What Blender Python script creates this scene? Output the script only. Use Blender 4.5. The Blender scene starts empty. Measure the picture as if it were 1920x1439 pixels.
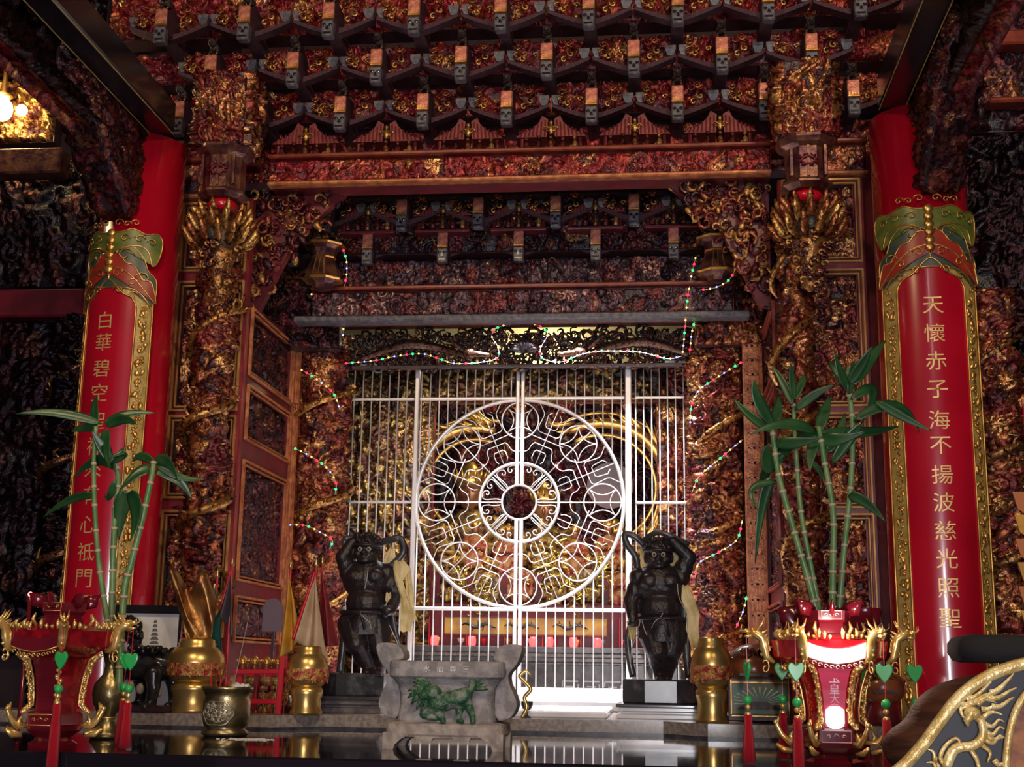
import bpy, math, random
import numpy as np
from mathutils import Vector, Matrix
PI = math.pi
R_ = random.Random(7)
C = bpy.context.scene.collection
S = bpy.context.scene
# ---------------------------------------------------------------- camera
F_PX = 2450.0
YAW, PITCH, ROLL = 0.110, math.radians(12.2), 0.0155
Fw = Vector((-math.sin(YAW)*math.cos(PITCH), math.cos(YAW)*math.cos(PITCH), math.sin(PITCH)))
R0 = Fw.cross(Vector((0, 0, 1))).normalized(); U0 = R0.cross(Fw)
Rt = R0*math.cos(ROLL) + U0*math.sin(ROLL); Up = U0*math.cos(ROLL) - R0*math.sin(ROLL)
cd = bpy.data.cameras.new('camera'); cam = bpy.data.objects.new('camera', cd); C.objects.link(cam)
cd.sensor_width = 36; cd.lens = 36*F_PX/1920; cd.clip_start = 0.05
cam.matrix_world = Matrix(((Rt.x, Up.x, -Fw.x, 0), (Rt.y, Up.y, -Fw.y, 0), (Rt.z, Up.z, -Fw.z, 0), (0, 0, 0, 1)))
S.camera = cam
def P(px, py, Y):
    "point on the upright plane at depth Y that shows at a pixel of the photograph"
    d = Fw*F_PX + Rt*(px-960) - Up*(py-719.5)
    return d*(Y/d.y)
# ---------------------------------------------------------------- world, lights, exposure
w = bpy.data.worlds.new('world'); S.world = w; w.use_nodes = True
w.node_tree.nodes['Background'].inputs[0].default_value = (.52, .25, .42, 1)
w.node_tree.nodes['Background'].inputs[1].default_value = .34
S.view_settings.view_transform = 'Standard'; S.view_settings.look = 'None'
S.view_settings.exposure = 0.22; S.view_settings.gamma = 1
S.cycles.use_denoising = True
S.cycles.sample_clamp_indirect = 6
S.cycles.max_bounces = 6
def lamp(name, kind, loc, energy, col, target=None, size=.2, size_y=None, spread=None, ang=None):
    l = bpy.data.lights.new(name, kind); l.energy = energy; l.color = col
    o = bpy.data.objects.new(name, l); C.objects.link(o); o.location = loc
    if kind == 'AREA':
        l.shape = 'RECTANGLE'; l.size = size; l.size_y = size_y or size
        if spread: l.spread = math.radians(spread)
    elif kind == 'SPOT':
        l.spot_size = math.radians(ang or 60); l.spot_blend = .7; l.shadow_soft_size = size
    else: l.shadow_soft_size = size
    if target: o.rotation_euler = (Vector(target)-Vector(loc)).to_track_quat('-Z', 'Y').to_euler()
    return o
lamp('doorway_daylight', 'AREA', (.9, -8, .2), 300, (.93, .95, 1), (-.7, 6, .2), 1.0, 2.7)
lamp('hall_lamp', 'AREA', (-1.6, 1.2, 3.6), 46, (1, .72, .42), (-.7, 6.2, 1.2), .5, .3)
lamp('hall_lamp', 'AREA', (1.4, 1.2, 3.6), 62, (1, .76, .48), (-.5, 6.2, 1.2), .5, .3)
lamp('camera_flash', 'POINT', (.06, -.02, .09), 80, (1, .93, .95), None, .02)
lamp('shrine_tube', 'AREA', (-.7, 7.35, 1.32), 15, (1, .95, .85), (-.7, 8.3, .3), 1.6, .06)
lamp('lintel_tube', 'AREA', (-.45, 6.84, 1.845), 38, (1, .98, 1), (-.45, 6.60, -.2), 1.1, .04, spread=75)
lamp('shrine_lamp', 'POINT', (-.75, 8.75, 2.15), 15, (1, .88, .45), None, .06)
# ---------------------------------------------------------------- materials
def mat(name, col, metal=0, rough=.5, col2=None, scale=20, bump=0, bscale=None, emit=None, es=0, coat=0, trans=0, dist=.01, spec=.5, mixlo=.4, mixhi=.6, wood=False):
    m = bpy.data.materials.new(name); m.use_nodes = True
    nt = m.node_tree; b = nt.nodes['Principled BSDF']; L = nt.links.new
    def I(k, v): b.inputs[k].default_value = v
    I('Base Color', (*col, 1)); I('Metallic', metal); I('Roughness', rough); I('Specular IOR Level', spec)
    if coat: I('Coat Weight', coat); I('Coat Roughness', .08)
    if trans: I('Transmission Weight', trans)
    if emit: I('Emission Color', (*emit, 1)); I('Emission Strength', es)
    tc = nt.nodes.new('ShaderNodeTexCoord')
    src = tc.outputs['Object']
    if wood:
        mp = nt.nodes.new('ShaderNodeMapping'); mp.inputs['Scale'].default_value = wood; L(src, mp.inputs[0]); src = mp.outputs[0]
    if col2:
        n = nt.nodes.new('ShaderNodeTexNoise'); n.inputs['Scale'].default_value = scale; n.inputs['Detail'].default_value = 6
        L(src, n.inputs['Vector'])
        r = nt.nodes.new('ShaderNodeValToRGB'); r.color_ramp.elements[0].color = (*col, 1); r.color_ramp.elements[1].color = (*col2, 1)
        r.color_ramp.elements[0].position = mixlo; r.color_ramp.elements[1].position = mixhi
        L(n.outputs['Fac'], r.inputs[0]); L(r.outputs[0], b.inputs['Base Color'])
    if bump:
        n = nt.nodes.new('ShaderNodeTexNoise'); n.inputs['Scale'].default_value = bscale or scale*3; n.inputs['Detail'].default_value = 4
        L(src, n.inputs['Vector'])
        bp = nt.nodes.new('ShaderNodeBump'); bp.inputs['Strength'].default_value = bump; bp.inputs['Distance'].default_value = dist
        L(n.outputs['Fac'], bp.inputs['Height']); L(bp.outputs[0], b.inputs['Normal'])
    return m
def carved_mat(name, rough=.27, bump=.6):
    "gilt and lacquered wood: every motif has its own paint, kept in the 'paint' attribute (alpha = how metallic)"
    m = bpy.data.materials.new(name); m.use_nodes = True
    nt = m.node_tree; b = nt.nodes['Principled BSDF']; L = nt.links.new; N = nt.nodes.new
    a = N('ShaderNodeAttribute'); a.attribute_name = 'paint'
    tc = N('ShaderNodeTexCoord'); n = N('ShaderNodeTexNoise'); n.inputs['Scale'].default_value = 55; n.inputs['Detail'].default_value = 5
    L(tc.outputs['Object'], n.inputs['Vector'])
    r = N('ShaderNodeValToRGB'); r.color_ramp.elements[0].position = .36; r.color_ramp.elements[1].position = .56
    r.color_ramp.elements[0].color = (.20, .09, .09, 1); r.color_ramp.elements[1].color = (1, 1, 1, 1)
    L(n.outputs['Fac'], r.inputs[0])
    mx = N('ShaderNodeMix'); mx.data_type = 'RGBA'; mx.blend_type = 'MULTIPLY'; mx.inputs[0].default_value = 1
    L(a.outputs['Color'], mx.inputs[6]); L(r.outputs[0], mx.inputs[7]); L(mx.outputs[2], b.inputs['Base Color'])
    L(a.outputs['Alpha'], b.inputs['Metallic'])
    b.inputs['Roughness'].default_value = rough
    n2 = N('ShaderNodeTexNoise'); n2.inputs['Scale'].default_value = 130; n2.inputs['Detail'].default_value = 3
    L(tc.outputs['Object'], n2.inputs['Vector'])
    bp = N('ShaderNodeBump'); bp.inputs['Strength'].default_value = bump; bp.inputs['Distance'].default_value = .006
    L(n2.outputs['Fac'], bp.inputs['Height']); L(bp.outputs[0], b.inputs['Normal'])
    return m
M = dict(
 carved=carved_mat('carved_gilt_wood'),
 lacq=mat('red_lacquer', (.50, .004, .022), rough=.22, coat=.5, col2=(.42, .003, .018), scale=3),
 lacq2=mat('dull_red_lacquer', (.17, .012, .022), rough=.38, col2=(.10, .008, .014), scale=9, bump=.15),
 rail=mat('red_brown_moulding', (.26, .045, .02), rough=.35, col2=(.16, .02, .015), scale=14),
 gold=mat('gold_leaf', (.80, .48, .13), .85, .34, col2=(.55, .27, .07), scale=18, bump=.15, bscale=60),
 brass=mat('brass', (.80, .56, .20), .85, .30, col2=(.60, .38, .12), scale=9),
 brass_old=mat('aged_brass', (.50, .40, .20), .9, .33, col2=(.22, .17, .09), scale=14, bump=.2),
 ogold=mat('painted_gold', (.50, .36, .11), .12, .36, col2=(.40, .27, .07), scale=30, bump=.3, bscale=90),
 copper=mat('orange_gilt', (.56, .21, .08), .25, .34, col2=(.34, .09, .035), scale=22, bump=.3), tile=mat('copper_pink_tile', (.66, .25, .17), .3, .36, col2=(.40, .11, .07), scale=40, bump=.2),
 black=mat('black_lacquer', (.012, .010, .014), rough=.2, coat=.3),
 dark=mat('dark_stained_wood', (.030, .018, .026), rough=.4, col2=(.05, .015, .022), scale=12, bump=.2),
 studs=mat('dark_studded_wood', (.035, .013, .024), rough=.65, col2=(.075, .018, .026), scale=60, bump=.5, bscale=150),
 grey=mat('grey_blue_paint', (.13, .12, .14), rough=.4, col2=(.05, .045, .06), scale=40, bump=.2),
 steel=mat('white_metal', (.86, .84, .85), .45, .34),
 wallp=mat('dark_plaster', (.035, .015, .022), rough=.8, col2=(.02, .01, .016), scale=4),
 cream=mat('cream_wall', (.62, .55, .40), rough=.7, col2=(.5, .42, .3), scale=3),
 stone=mat('grey_stone', (.34, .31, .30), rough=.75, col2=(.20, .18, .18), scale=26, bump=.4, bscale=90),
 stonew=mat('worn_stone', (.40, .33, .28), rough=.75, col2=(.24, .20, .18), scale=30, bump=.4, bscale=90),
 jade=mat('green_paint_on_stone', (.022, .085, .035), rough=.4, col2=(.22, .25, .2), scale=34, bump=.6, mixlo=.48, mixhi=.64),
 marble=mat('polished_grey_stone', (.34, .29, .26), rough=.18, col2=(.22, .18, .16), scale=60),
 white_marble=mat('white_marble', (.80, .79, .80), rough=.12, col2=(.62, .61, .64), scale=4),
 dmarble=mat('dark_marble', (.09, .08, .09), rough=.2, col2=(.16, .14, .14), scale=20),
 tabletop=mat('black_polished_table', (.010, .008, .012), rough=.05, spec=.32),
 bronze=mat('black_carved_wood', (.014, .012, .015), rough=.38, col2=(.024, .013, .016), scale=14, bump=.5, bscale=70, dist=.006),
 paper=mat('joss_paper', (.80, .66, .36), rough=.7, col2=(.52, .40, .16), scale=12),
 ash=mat('incense_ash', (.75, .72, .72), rough=.95, bump=.6, bscale=200),
 leaf=mat('bamboo_leaf', (.012, .058, .018), rough=.34, col2=(.03, .10, .028), scale=9, spec=.6),
 stem=mat('bamboo_stem', (.10, .22, .07), rough=.35, col2=(.20, .30, .12), scale=14),
 node=mat('bamboo_node', (.50, .38, .26), rough=.6),
 redp=mat('red_painted_wood', (.52, .012, .030), rough=.35),
 eye=mat('eye_white', (.42, .36, .26), rough=.2), pupil=mat('eye_pupil', (.01, .01, .01), rough=.1),
 brown=mat('polished_brown_wood', (.30, .085, .03), rough=.25, col2=(.08, .02, .01), scale=7, coat=.3),
)
# ---------------------------------------------------------------- mesh helpers
def rotm(rx=0, ry=0, rz=0):
    return np.array(Matrix.Rotation(rz, 3, 'Z') @ Matrix.Rotation(ry, 3, 'Y') @ Matrix.Rotation(rx, 3, 'X'))
class MB:
    def __init__(s): s.V = []; s.n = 0; s.F = []; s.paint = []; s.cur = None
    def add(s, v, f, M3=None, t=None):
        v = np.asarray(v, float).reshape(-1, 3)
        if M3 is not None: v = v @ np.asarray(M3).T
        if t is not None: v = v + np.asarray(t, float)
        if isinstance(f, np.ndarray): s.F.append(f + s.n)
        else:
            by = {}
            for q in f: by.setdefault(len(q), []).append(q)
            for q in by.values(): s.F.append(np.array(q, int) + s.n)
        s.V.append(v); s.n += len(v)
        s.paint.append(np.tile(np.array(s.cur if s.cur is not None else (1, 1, 1, 0), float), (len(v), 1)))
        return s
    def box(s, c, d, M3=None, bev=0):
        x, y, z = [k/2 for k in d]
        if not bev:
            v = [(i*x, j*y, k*z) for i in (-1, 1) for j in (-1, 1) for k in (-1, 1)]
            return s.add(v, [(0, 1, 3, 2), (4, 6, 7, 5), (0, 4, 5, 1), (2, 3, 7, 6), (0, 2, 6, 4), (1, 5, 7, 3)], M3, c)
        b = min(bev, x*.9, y*.9, z*.9); v = []; ix = {}
        for i in (-1, 1):
            for j in (-1, 1):
                for k in (-1, 1):
                    for a in range(3):
                        q = [i*(x-b), j*(y-b), k*(z-b)]; q[a] = (i, j, k)[a]*(x, y, z)[a]
                        ix[i, j, k, a] = len(v); v.append(q)
        f = []
        for a in range(3):
            o = [q for q in range(3) if q != a]
            for sg in (-1, 1):
                q = []
                for p1, p2 in ((-1, -1), (1, -1), (1, 1), (-1, 1)):
                    t = [0]*3; t[a] = sg; t[o[0]] = p1; t[o[1]] = p2; q.append(ix[(*t, a)])
                f.append(q)
        for a in range(3):
            o = [q for q in range(3) if q != a]
            for p1 in (-1, 1):
                for p2 in (-1, 1):
                    def key(sa, ax):
                        t = [0]*3; t[a] = sa; t[o[0]] = p1; t[o[1]] = p2; return ix[(*t, ax)]
                    f.append((key(-1, o[0]), key(1, o[0]), key(1, o[1]), key(-1, o[1])))
        for i in (-1, 1):
            for j in (-1, 1):
                for k in (-1, 1): f.append((ix[i, j, k, 0], ix[i, j, k, 1], ix[i, j, k, 2]))
        return s.add(v, f, M3, c)
    def tube(s, pts, r, seg=6, closed=False, flat=1.0):
        pts = [Vector(p) for p in pts]; n = len(pts)
        rr = list(r) if hasattr(r, '__len__') else [r]*n
        v = []; up = None
        for i, p in enumerate(pts):
            a = pts[(i+1) % n] if (closed or i < n-1) else p
            b = pts[i-1] if (closed or i > 0) else p
            t = (a-b).normalized() if (a-b).length > 1e-9 else Vector((0, 0, 1))
            if up is None: up = Vector((0, 1, 0)) if abs(t.y) < .9 else Vector((1, 0, 0))
            nn = (up - t*up.dot(t)).normalized(); bb = t.cross(nn); up = nn
            for k in range(seg):
                an = 2*PI*k/seg
                v.append(p + nn*(math.cos(an)*rr[i]*flat) + bb*(math.sin(an)*rr[i]))
        f = []
        for i in range(n if closed else n-1):
            j = (i+1) % n
            for k in range(seg): f.append((i*seg+k, i*seg+(k+1) % seg, j*seg+(k+1) % seg, j*seg+k))
        if not closed: f += [tuple(range(seg))[::-1], tuple(range((n-1)*seg, n*seg))]
        return s.add([tuple(q) for q in v], f)
    def lathe(s, prof, c=(0, 0, 0), seg=24, M3=None, lobes=0, lobe=0, flatcap=True):
        v = []; f = []
        for r, z in prof:
            for k in range(seg):
                a = 2*PI*k/seg; q = r*(1+lobe*abs(math.sin(a*lobes/2))-lobe if lobes else 1)
                v.append((q*math.cos(a), q*math.sin(a), z))
        for i in range(len(prof)-1):
            for k in range(seg): f.append((i*seg+k, i*seg+(k+1) % seg, (i+1)*seg+(k+1) % seg, (i+1)*seg+k))
        if flatcap: f += [tuple(range(seg))[::-1], tuple(range((len(prof)-1)*seg, len(prof)*seg))]
        return s.add(v, f, M3, c)
    def ball(s, c, r, nu=12, nv=8, M3=None):
        r = r if hasattr(r, '__len__') else (r, r, r)
        pr = [(math.sin(PI*i/nv), -math.cos(PI*i/nv)) for i in range(nv+1)]
        v = [(0, 0, -r[2])]; f = []
        for q, z in pr[1:-1]:
            for k in range(nu): v.append((q*r[0]*math.cos(2*PI*k/nu), q*r[1]*math.sin(2*PI*k/nu), z*r[2]))
        v.append((0, 0, r[2])); e = len(v)-1
        for k in range(nu): f.append((0, 1+(k+1) % nu, 1+k)); f.append((e, e-nu+k, e-nu+(k+1) % nu))
        for i in range(nv-2):
            for k in range(nu): f.append((1+i*nu+k, 1+i*nu+(k+1) % nu, 1+(i+1)*nu+(k+1) % nu, 1+(i+1)*nu+k))
        return s.add(v, f, M3, c)
    def cap(s, a, b, ra, rb, seg=10):
        "limb: tapered capsule"
        a, b = Vector(a), Vector(b); d = b-a
        pts = []; rr = []
        for t in (-1, -.7, -.35): pts.append(a + d.normalized()*ra*t); rr.append(ra*math.sqrt(max(1-t*t, .02)))
        for t in (0, .25, .5, .75, 1): pts.append(a+d*t); rr.append(ra+(rb-ra)*t)
        for t in (.35, .7, 1): pts.append(b + d.normalized()*rb*t); rr.append(rb*math.sqrt(max(1-t*t, .02)))
        return s.tube(pts, rr, seg)
    def prism(s, poly, y0, y1, M3=None, t=None):
        "outline in x,z pushed from y0 to y1"
        n = len(poly)
        v = [(x, y0, z) for x, z in poly] + [(x, y1, z) for x, z in poly]
        f = [tuple(range(n)), tuple(range(n, 2*n))[::-1]] + [(i, i+n, (i+1) % n+n, (i+1) % n) for i in range(n)]
        return s.add(v, f, M3, t)
    def surf(s, g, paint=None, thick=None):
        "g: (nv, nu, 3) grid"
        nv, nu = g.shape[:2]
        i = np.arange(nv-1)[:, None]*nu + np.arange(nu-1)[None, :]
        f = np.stack([i, i+1, i+nu+1, i+nu], -1).reshape(-1, 4)
        s.add(g.reshape(-1, 3), f)
        if paint is not None: s.paint[-1] = paint.reshape(-1, 4)
        return s
    def text(s, g, T):
        "mesh of a 2D glyph, T maps (n,2)->(n,3)"
        v, f = g
        return s.add(T(v), f)
    def build(s, name, m, parent=None, smooth=False, world=False, loc=None, mods=(), paint=False):
        me = bpy.data.meshes.new(name)
        V = np.concatenate(s.V)
        if world and parent is not None: V = V - np.array(worldloc(parent))
        if world and loc is not None: V = V - np.array(loc)
        nl = sum(f.size for f in s.F); nf = sum(len(f) for f in s.F)
        me.vertices.add(len(V)); me.vertices.foreach_set('co', V.astype(np.float32).ravel())
        me.loops.add(nl); me.loops.foreach_set('vertex_index', np.concatenate([f.ravel() for f in s.F]).astype(np.int32))
        me.polygons.add(nf)
        tot = np.concatenate([np.full(len(f), f.shape[1]) for f in s.F])
        me.polygons.foreach_set('loop_start', np.concatenate([[0], np.cumsum(tot)[:-1]]).astype(np.int32))
        try: me.polygons.foreach_set('loop_total', tot.astype(np.int32))
        except Exception: pass
        me.polygons.foreach_set('use_smooth', np.full(nf, bool(smooth)))
        if paint or m is M['carved']:
            at = me.attributes.new('paint', 'FLOAT_COLOR', 'POINT')
            at.data.foreach_set('color', np.concatenate(s.paint).astype(np.float32).ravel())
        me.update(calc_edges=True); me.validate()
        me.materials.append(m)
        o = bpy.data.objects.new(name, me); C.objects.link(o)
        if parent is not None: o.parent = parent
        if loc is not None: o.location = loc
        for k, v in mods:
            md = o.modifiers.new(k, k)
            for q, z in v.items(): setattr(md, q, z)
        return o
def worldloc(o):
    l = Vector(o.location)
    while o.parent: o = o.parent; l += Vector(o.location)
    return l
def tag(o, label, cat, group=None, kind=None):
    o['label'] = label; o['category'] = cat
    if group: o['group'] = group
    if kind: o['kind'] = kind
    return o
def thing(name, label, cat, loc=(0, 0, 0), group=None):
    o = bpy.data.objects.new(name, None); C.objects.link(o); o.location = loc; o.empty_display_size = .05
    return tag(o, label, cat, group)
def struct(o): o['kind'] = 'structure'; return o
def dup(root, loc, label, group=None, sx=1):
    r = root.copy(); C.objects.link(r); r.location = loc; r['label'] = label
    if group: r['group'] = group
    def rec(a, b):
        for ch in list(a.children):
            if ch.name in skip: continue
            c = ch.copy(); C.objects.link(c); c.parent = b; rec(ch, c)
    skip = set(); rec(root, r)
    if sx != 1: r.scale.x = sx
    return r
def rgh(n, seed, k):
    "smooth random field n=(ny,nx) with cell k pixels"
    rs = np.random.RandomState(seed); ny, nx = n
    gy, gx = int(ny/k)+3, int(nx/k)+3
    g = rs.rand(gy, gx)
    y = np.linspace(0, gy-2.01, ny); x = np.linspace(0, gx-2.01, nx)
    yi = y.astype(int); xi = x.astype(int); fy = y-yi; fx = x-xi
    fy = (fy*fy*(3-2*fy))[:, None]; fx = (fx*fx*(3-2*fx))[None, :]
    a = g[yi][:, xi]; b = g[yi][:, xi+1]; c = g[yi+1][:, xi]; d = g[yi+1][:, xi+1]
    return (a*(1-fx)+b*fx)*(1-fy)+(c*(1-fx)+d*fx)*fy
PAL = dict(
 warm=[((.50, .21, .08), .75, 5), ((.42, .13, .06), .65, 5), ((.26, .04, .03), .5, 5), ((.13, .016, .02), .45, 4), ((.07, .025, .03), .5, 2), ((.70, .38, .15), .9, 2.4)],
 red=[((.36, .04, .03), .5, 5), ((.48, .13, .06), .65, 3), ((.26, .016, .024), .4, 5), ((.13, .02, .025), .4, 3), ((.62, .32, .13), .85, 1.4)],
 dark=[((.09, .025, .03), .5, 5), ((.20, .05, .035), .6, 3), ((.05, .02, .03), .5, 5), ((.34, .14, .07), .75, 1.6), ((.14, .016, .026), .4, 3)],
 dim=[((.022, .009, .015), .8, 6), ((.04, .010, .015), .8, 4), ((.09, .03, .022), .8, 1.0), ((.014, .009, .016), .8, 3)],  # gloom of the hall's sides painted into the wood colours
 gold=[((.66, .38, .12), .85, 6), ((.46, .21, .06), .8, 4), ((.20, .04, .02), .5, 2), ((.08, .012, .02), .4, 2)],
 olive=[((.40, .26, .08), .8, 6), ((.26, .13, .05), .7, 5), ((.14, .04, .03), .5, 3), ((.08, .05, .04), .5, 2)],
 grey=[((.12, .07, .09), .5, 5), ((.22, .05, .05), .5, 4), ((.06, .03, .05), .5, 4), ((.40, .22, .18), .7, 1.4)],
)
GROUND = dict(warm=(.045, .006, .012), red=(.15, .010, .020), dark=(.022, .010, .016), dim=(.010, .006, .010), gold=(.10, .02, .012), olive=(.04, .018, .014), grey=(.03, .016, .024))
def relief(W, H, res, seed, pal='warm', size=.05, amp=.03, dens=2.2, kinds='spfcb'):
    "height map and paint of carved scrolls, petals, figures, cloud heads and beads"
    nx = max(4, int(W/res)); ny = max(4, int(H/res))
    dx = W/(nx-1); dy = H/(ny-1)
    h = (rgh((ny, nx), seed, max(3, size*.6/res))-.5)*amp*.3
    col = np.zeros((ny, nx, 4)); col[..., :3] = GROUND[pal]; col[..., 3] = .1
    rd = random.Random(seed); pl = PAL[pal]; wts = [p[2] for p in pl]
    X = np.linspace(0, W, nx); Z = np.linspace(0, H, ny)
    n = int(W*H/(size*size)*dens)+1
    for q in range(n):
        s = size*rd.uniform(.55, 1.35); cx = rd.uniform(-.1*s, W+.1*s); cz = rd.uniform(-.1*s, H+.1*s)
        i0, i1 = int(max(0, (cx-s)/dx)), int(min(nx, (cx+s)/dx+2)); j0, j1 = int(max(0, (cz-s)/dy)), int(min(ny, (cz+s)/dy+2))
        if i1-i0 < 2 or j1-j0 < 2: continue
        x = (X[i0:i1][None, :]-cx)/s; z = (Z[j0:j1][:, None]-cz)/s
        a = rd.uniform(0, 2*PI); k = rd.choice(kinds)
        u = x*math.cos(a)+z*math.sin(a); v = -x*math.sin(a)+z*math.cos(a)
        r = np.sqrt(x*x+z*z)+1e-6
        if k == 's':       # scroll
            th = np.arctan2(v, u); t = (r*2.4 - (th/(2*PI))) % 1
            f = np.clip(1-np.abs(t-.5)*3.0, 0, 1)**.6*np.clip(1.0-r, 0, 1)**.4
        elif k == 'p':     # leaf or flame
            vv = v + .35*np.sin(u*2.6); f = np.clip(1-(u/.95)**2-(vv/(.28*(1-.55*u)+.02))**2, 0, 1)**.5
            f = f*(.75+.25*np.cos(vv*30))
        elif k == 'f':     # little figure: head, shoulders, robe, arm
            z2 = z*1.0
            f = np.clip(1-(x/.17)**2-((z2-.72)/.2)**2, 0, 1)**.5
            f = np.maximum(f, .9*np.clip(1-(x/(.30-.1*z2))**2-((z2+.05)/.62)**2, 0, 1)**.5*(.85+.15*np.cos(x*26+z2*6)))
            f = np.maximum(f, .8*np.clip(1-((u-.2)/.45)**2-(v/.12)**2, 0, 1)**.5)
        elif k == 'c':     # cloud head
            f = np.clip(1-(r/.8)**2, 0, 1)**.5*(.72+.28*np.cos(6*np.arctan2(v, u)+r*9))
        elif k == 'l':     # scales
            f = np.clip(1-(u/.9)**2-(v/.45)**2, 0, 1)**.5*(.7+.3*np.abs(np.sin(u*16)*np.sin(v*16)))
        else:              # bead
            f = np.clip(1-(r/.42)**2, 0, 1)**.5
        top = rd.uniform(.35, 1)*amp*(.6+.4*s/size)
        hh = f*top; m = (f > .2) & (hh > h[j0:j1, i0:i1])
        h[j0:j1, i0:i1] = np.where(m, hh, h[j0:j1, i0:i1])
        c = rd.choices(pl, wts)[0]; jit = rd.uniform(.7, 1.25)
        for e in range(3): col[j0:j1, i0:i1, e] = np.where(m, c[0][e]*jit, col[j0:j1, i0:i1, e])
        col[j0:j1, i0:i1, 3] = np.where(m, c[1], col[j0:j1, i0:i1, 3])
    return X, Z, h, col
def carve(mb, o, u, v, W, H, seed, pal='warm', res=.005, mapf=None, edge=True, **k):
    "carved slab: o lower-left corner, u and v unit directions, relief along u x v"
    X, Z, h, col = relief(W, H, res, seed, pal, **k)
    if edge: h[0, :] = h[-1, :] = h[:, 0] = h[:, -1] = -.02
    if mapf: g = mapf(X[None, :]+0*h, Z[:, None]+0*h, h)
    else:
        o, u, v = [np.array(q, float) for q in (o, u, v)]; n = np.cross(u, v)
        g = o + X[None, :, None]*u + Z[:, None, None]*v + h[..., None]*n
    mb.surf(g, col); return mb
_gc = {}
def glyph(ch, off=0.0):
    "flat mesh of a written character, centred, one unit high"
    if (ch, off) in _gc: return _gc[ch, off]
    cu = bpy.data.curves.new('t', 'FONT'); cu.body = ch; cu.size = 1; cu.offset = off; cu.resolution_u = 3
    o = bpy.data.objects.new('t', cu); C.objects.link(o)
    dg = bpy.context.evaluated_depsgraph_get(); me = bpy.data.meshes.new_from_object(o.evaluated_get(dg))
    v = np.array([tuple(q.co[:2]) for q in me.vertices]) if len(me.vertices) else np.zeros((3, 2))
    f = [tuple(p.vertices) for p in me.polygons]
    bpy.data.objects.remove(o); bpy.data.meshes.remove(me); bpy.data.curves.remove(cu)
    lo, hi = v.min(0), v.max(0); v = (v-(lo+hi)/2)/max(hi-lo)
    _gc[ch, off] = (v, f); return v, f
def bez(pts, n=8):
    "smooth line through points (Catmull-Rom)"
    p = [Vector(q) for q in pts]; p = [p[0]*2-p[1]] + p + [p[-1]*2-p[-2]]; out = []
    for i in range(1, len(p)-2):
        for k in range(n):
            t = k/n; a, b, c, d = p[i-1], p[i], p[i+1], p[i+2]
            out.append(.5*((2*b)+(c-a)*t+(2*a-5*b+4*c-d)*t*t+(3*b-a-3*c+d)*t*t*t))
    out.append(p[-2]); return out
# ================================================================ the room
XC = -.70
def slab(name, c, d, m, **k): return struct(MB().box(c, d).build(name, m, loc=c) if 0 else MB().box((0, 0, 0), d).build(name, m, loc=c))
slab('floor', (0, 1.2, -1.5), (10, 18, .1), M['dmarble'])
slab('ceiling', (0, 1.2, 5.55), (10, 18, .1), M['wallp'])
slab('wall_left', (-5.0, 1.2, 2), (.1, 18, 7.1), M['wallp'])
slab('wall_right', (5.0, 1.2, 2), (.1, 18, 7.1), M['wallp'])
slab('wall_back', (0, 10.25, 2), (10, .1, 7.1), M['wallp'])
slab('wall_shrine', (XC, 9.05, .6), (3.2, .08, 4.0), M['cream'])
slab('wall_above', (XC, 6.98, 3.1), (3.4, .12, 2.5), M['dark'])
slab('wall_pier_left', (-3.75, 6.5, 2.0), (2.2, .12, 7.0), M['wallp'])
slab('wall_pier_right', (2.75, 6.2, 2.0), (2.5, .12, 7.0), M['wallp'])

struct(MB().box((0, 0, 0), (.26, .05, 2.6)).build('trim_right', M['lacq2'], loc=(1.08, 6.06, 1.08)))
def carved_obj(name, label, cat, group, loc, fn):
    mb = MB(); fn(mb); o = mb.build(name, M['carved'], smooth=True, world=False, loc=loc)
    return tag(o, label, cat, group)

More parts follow.
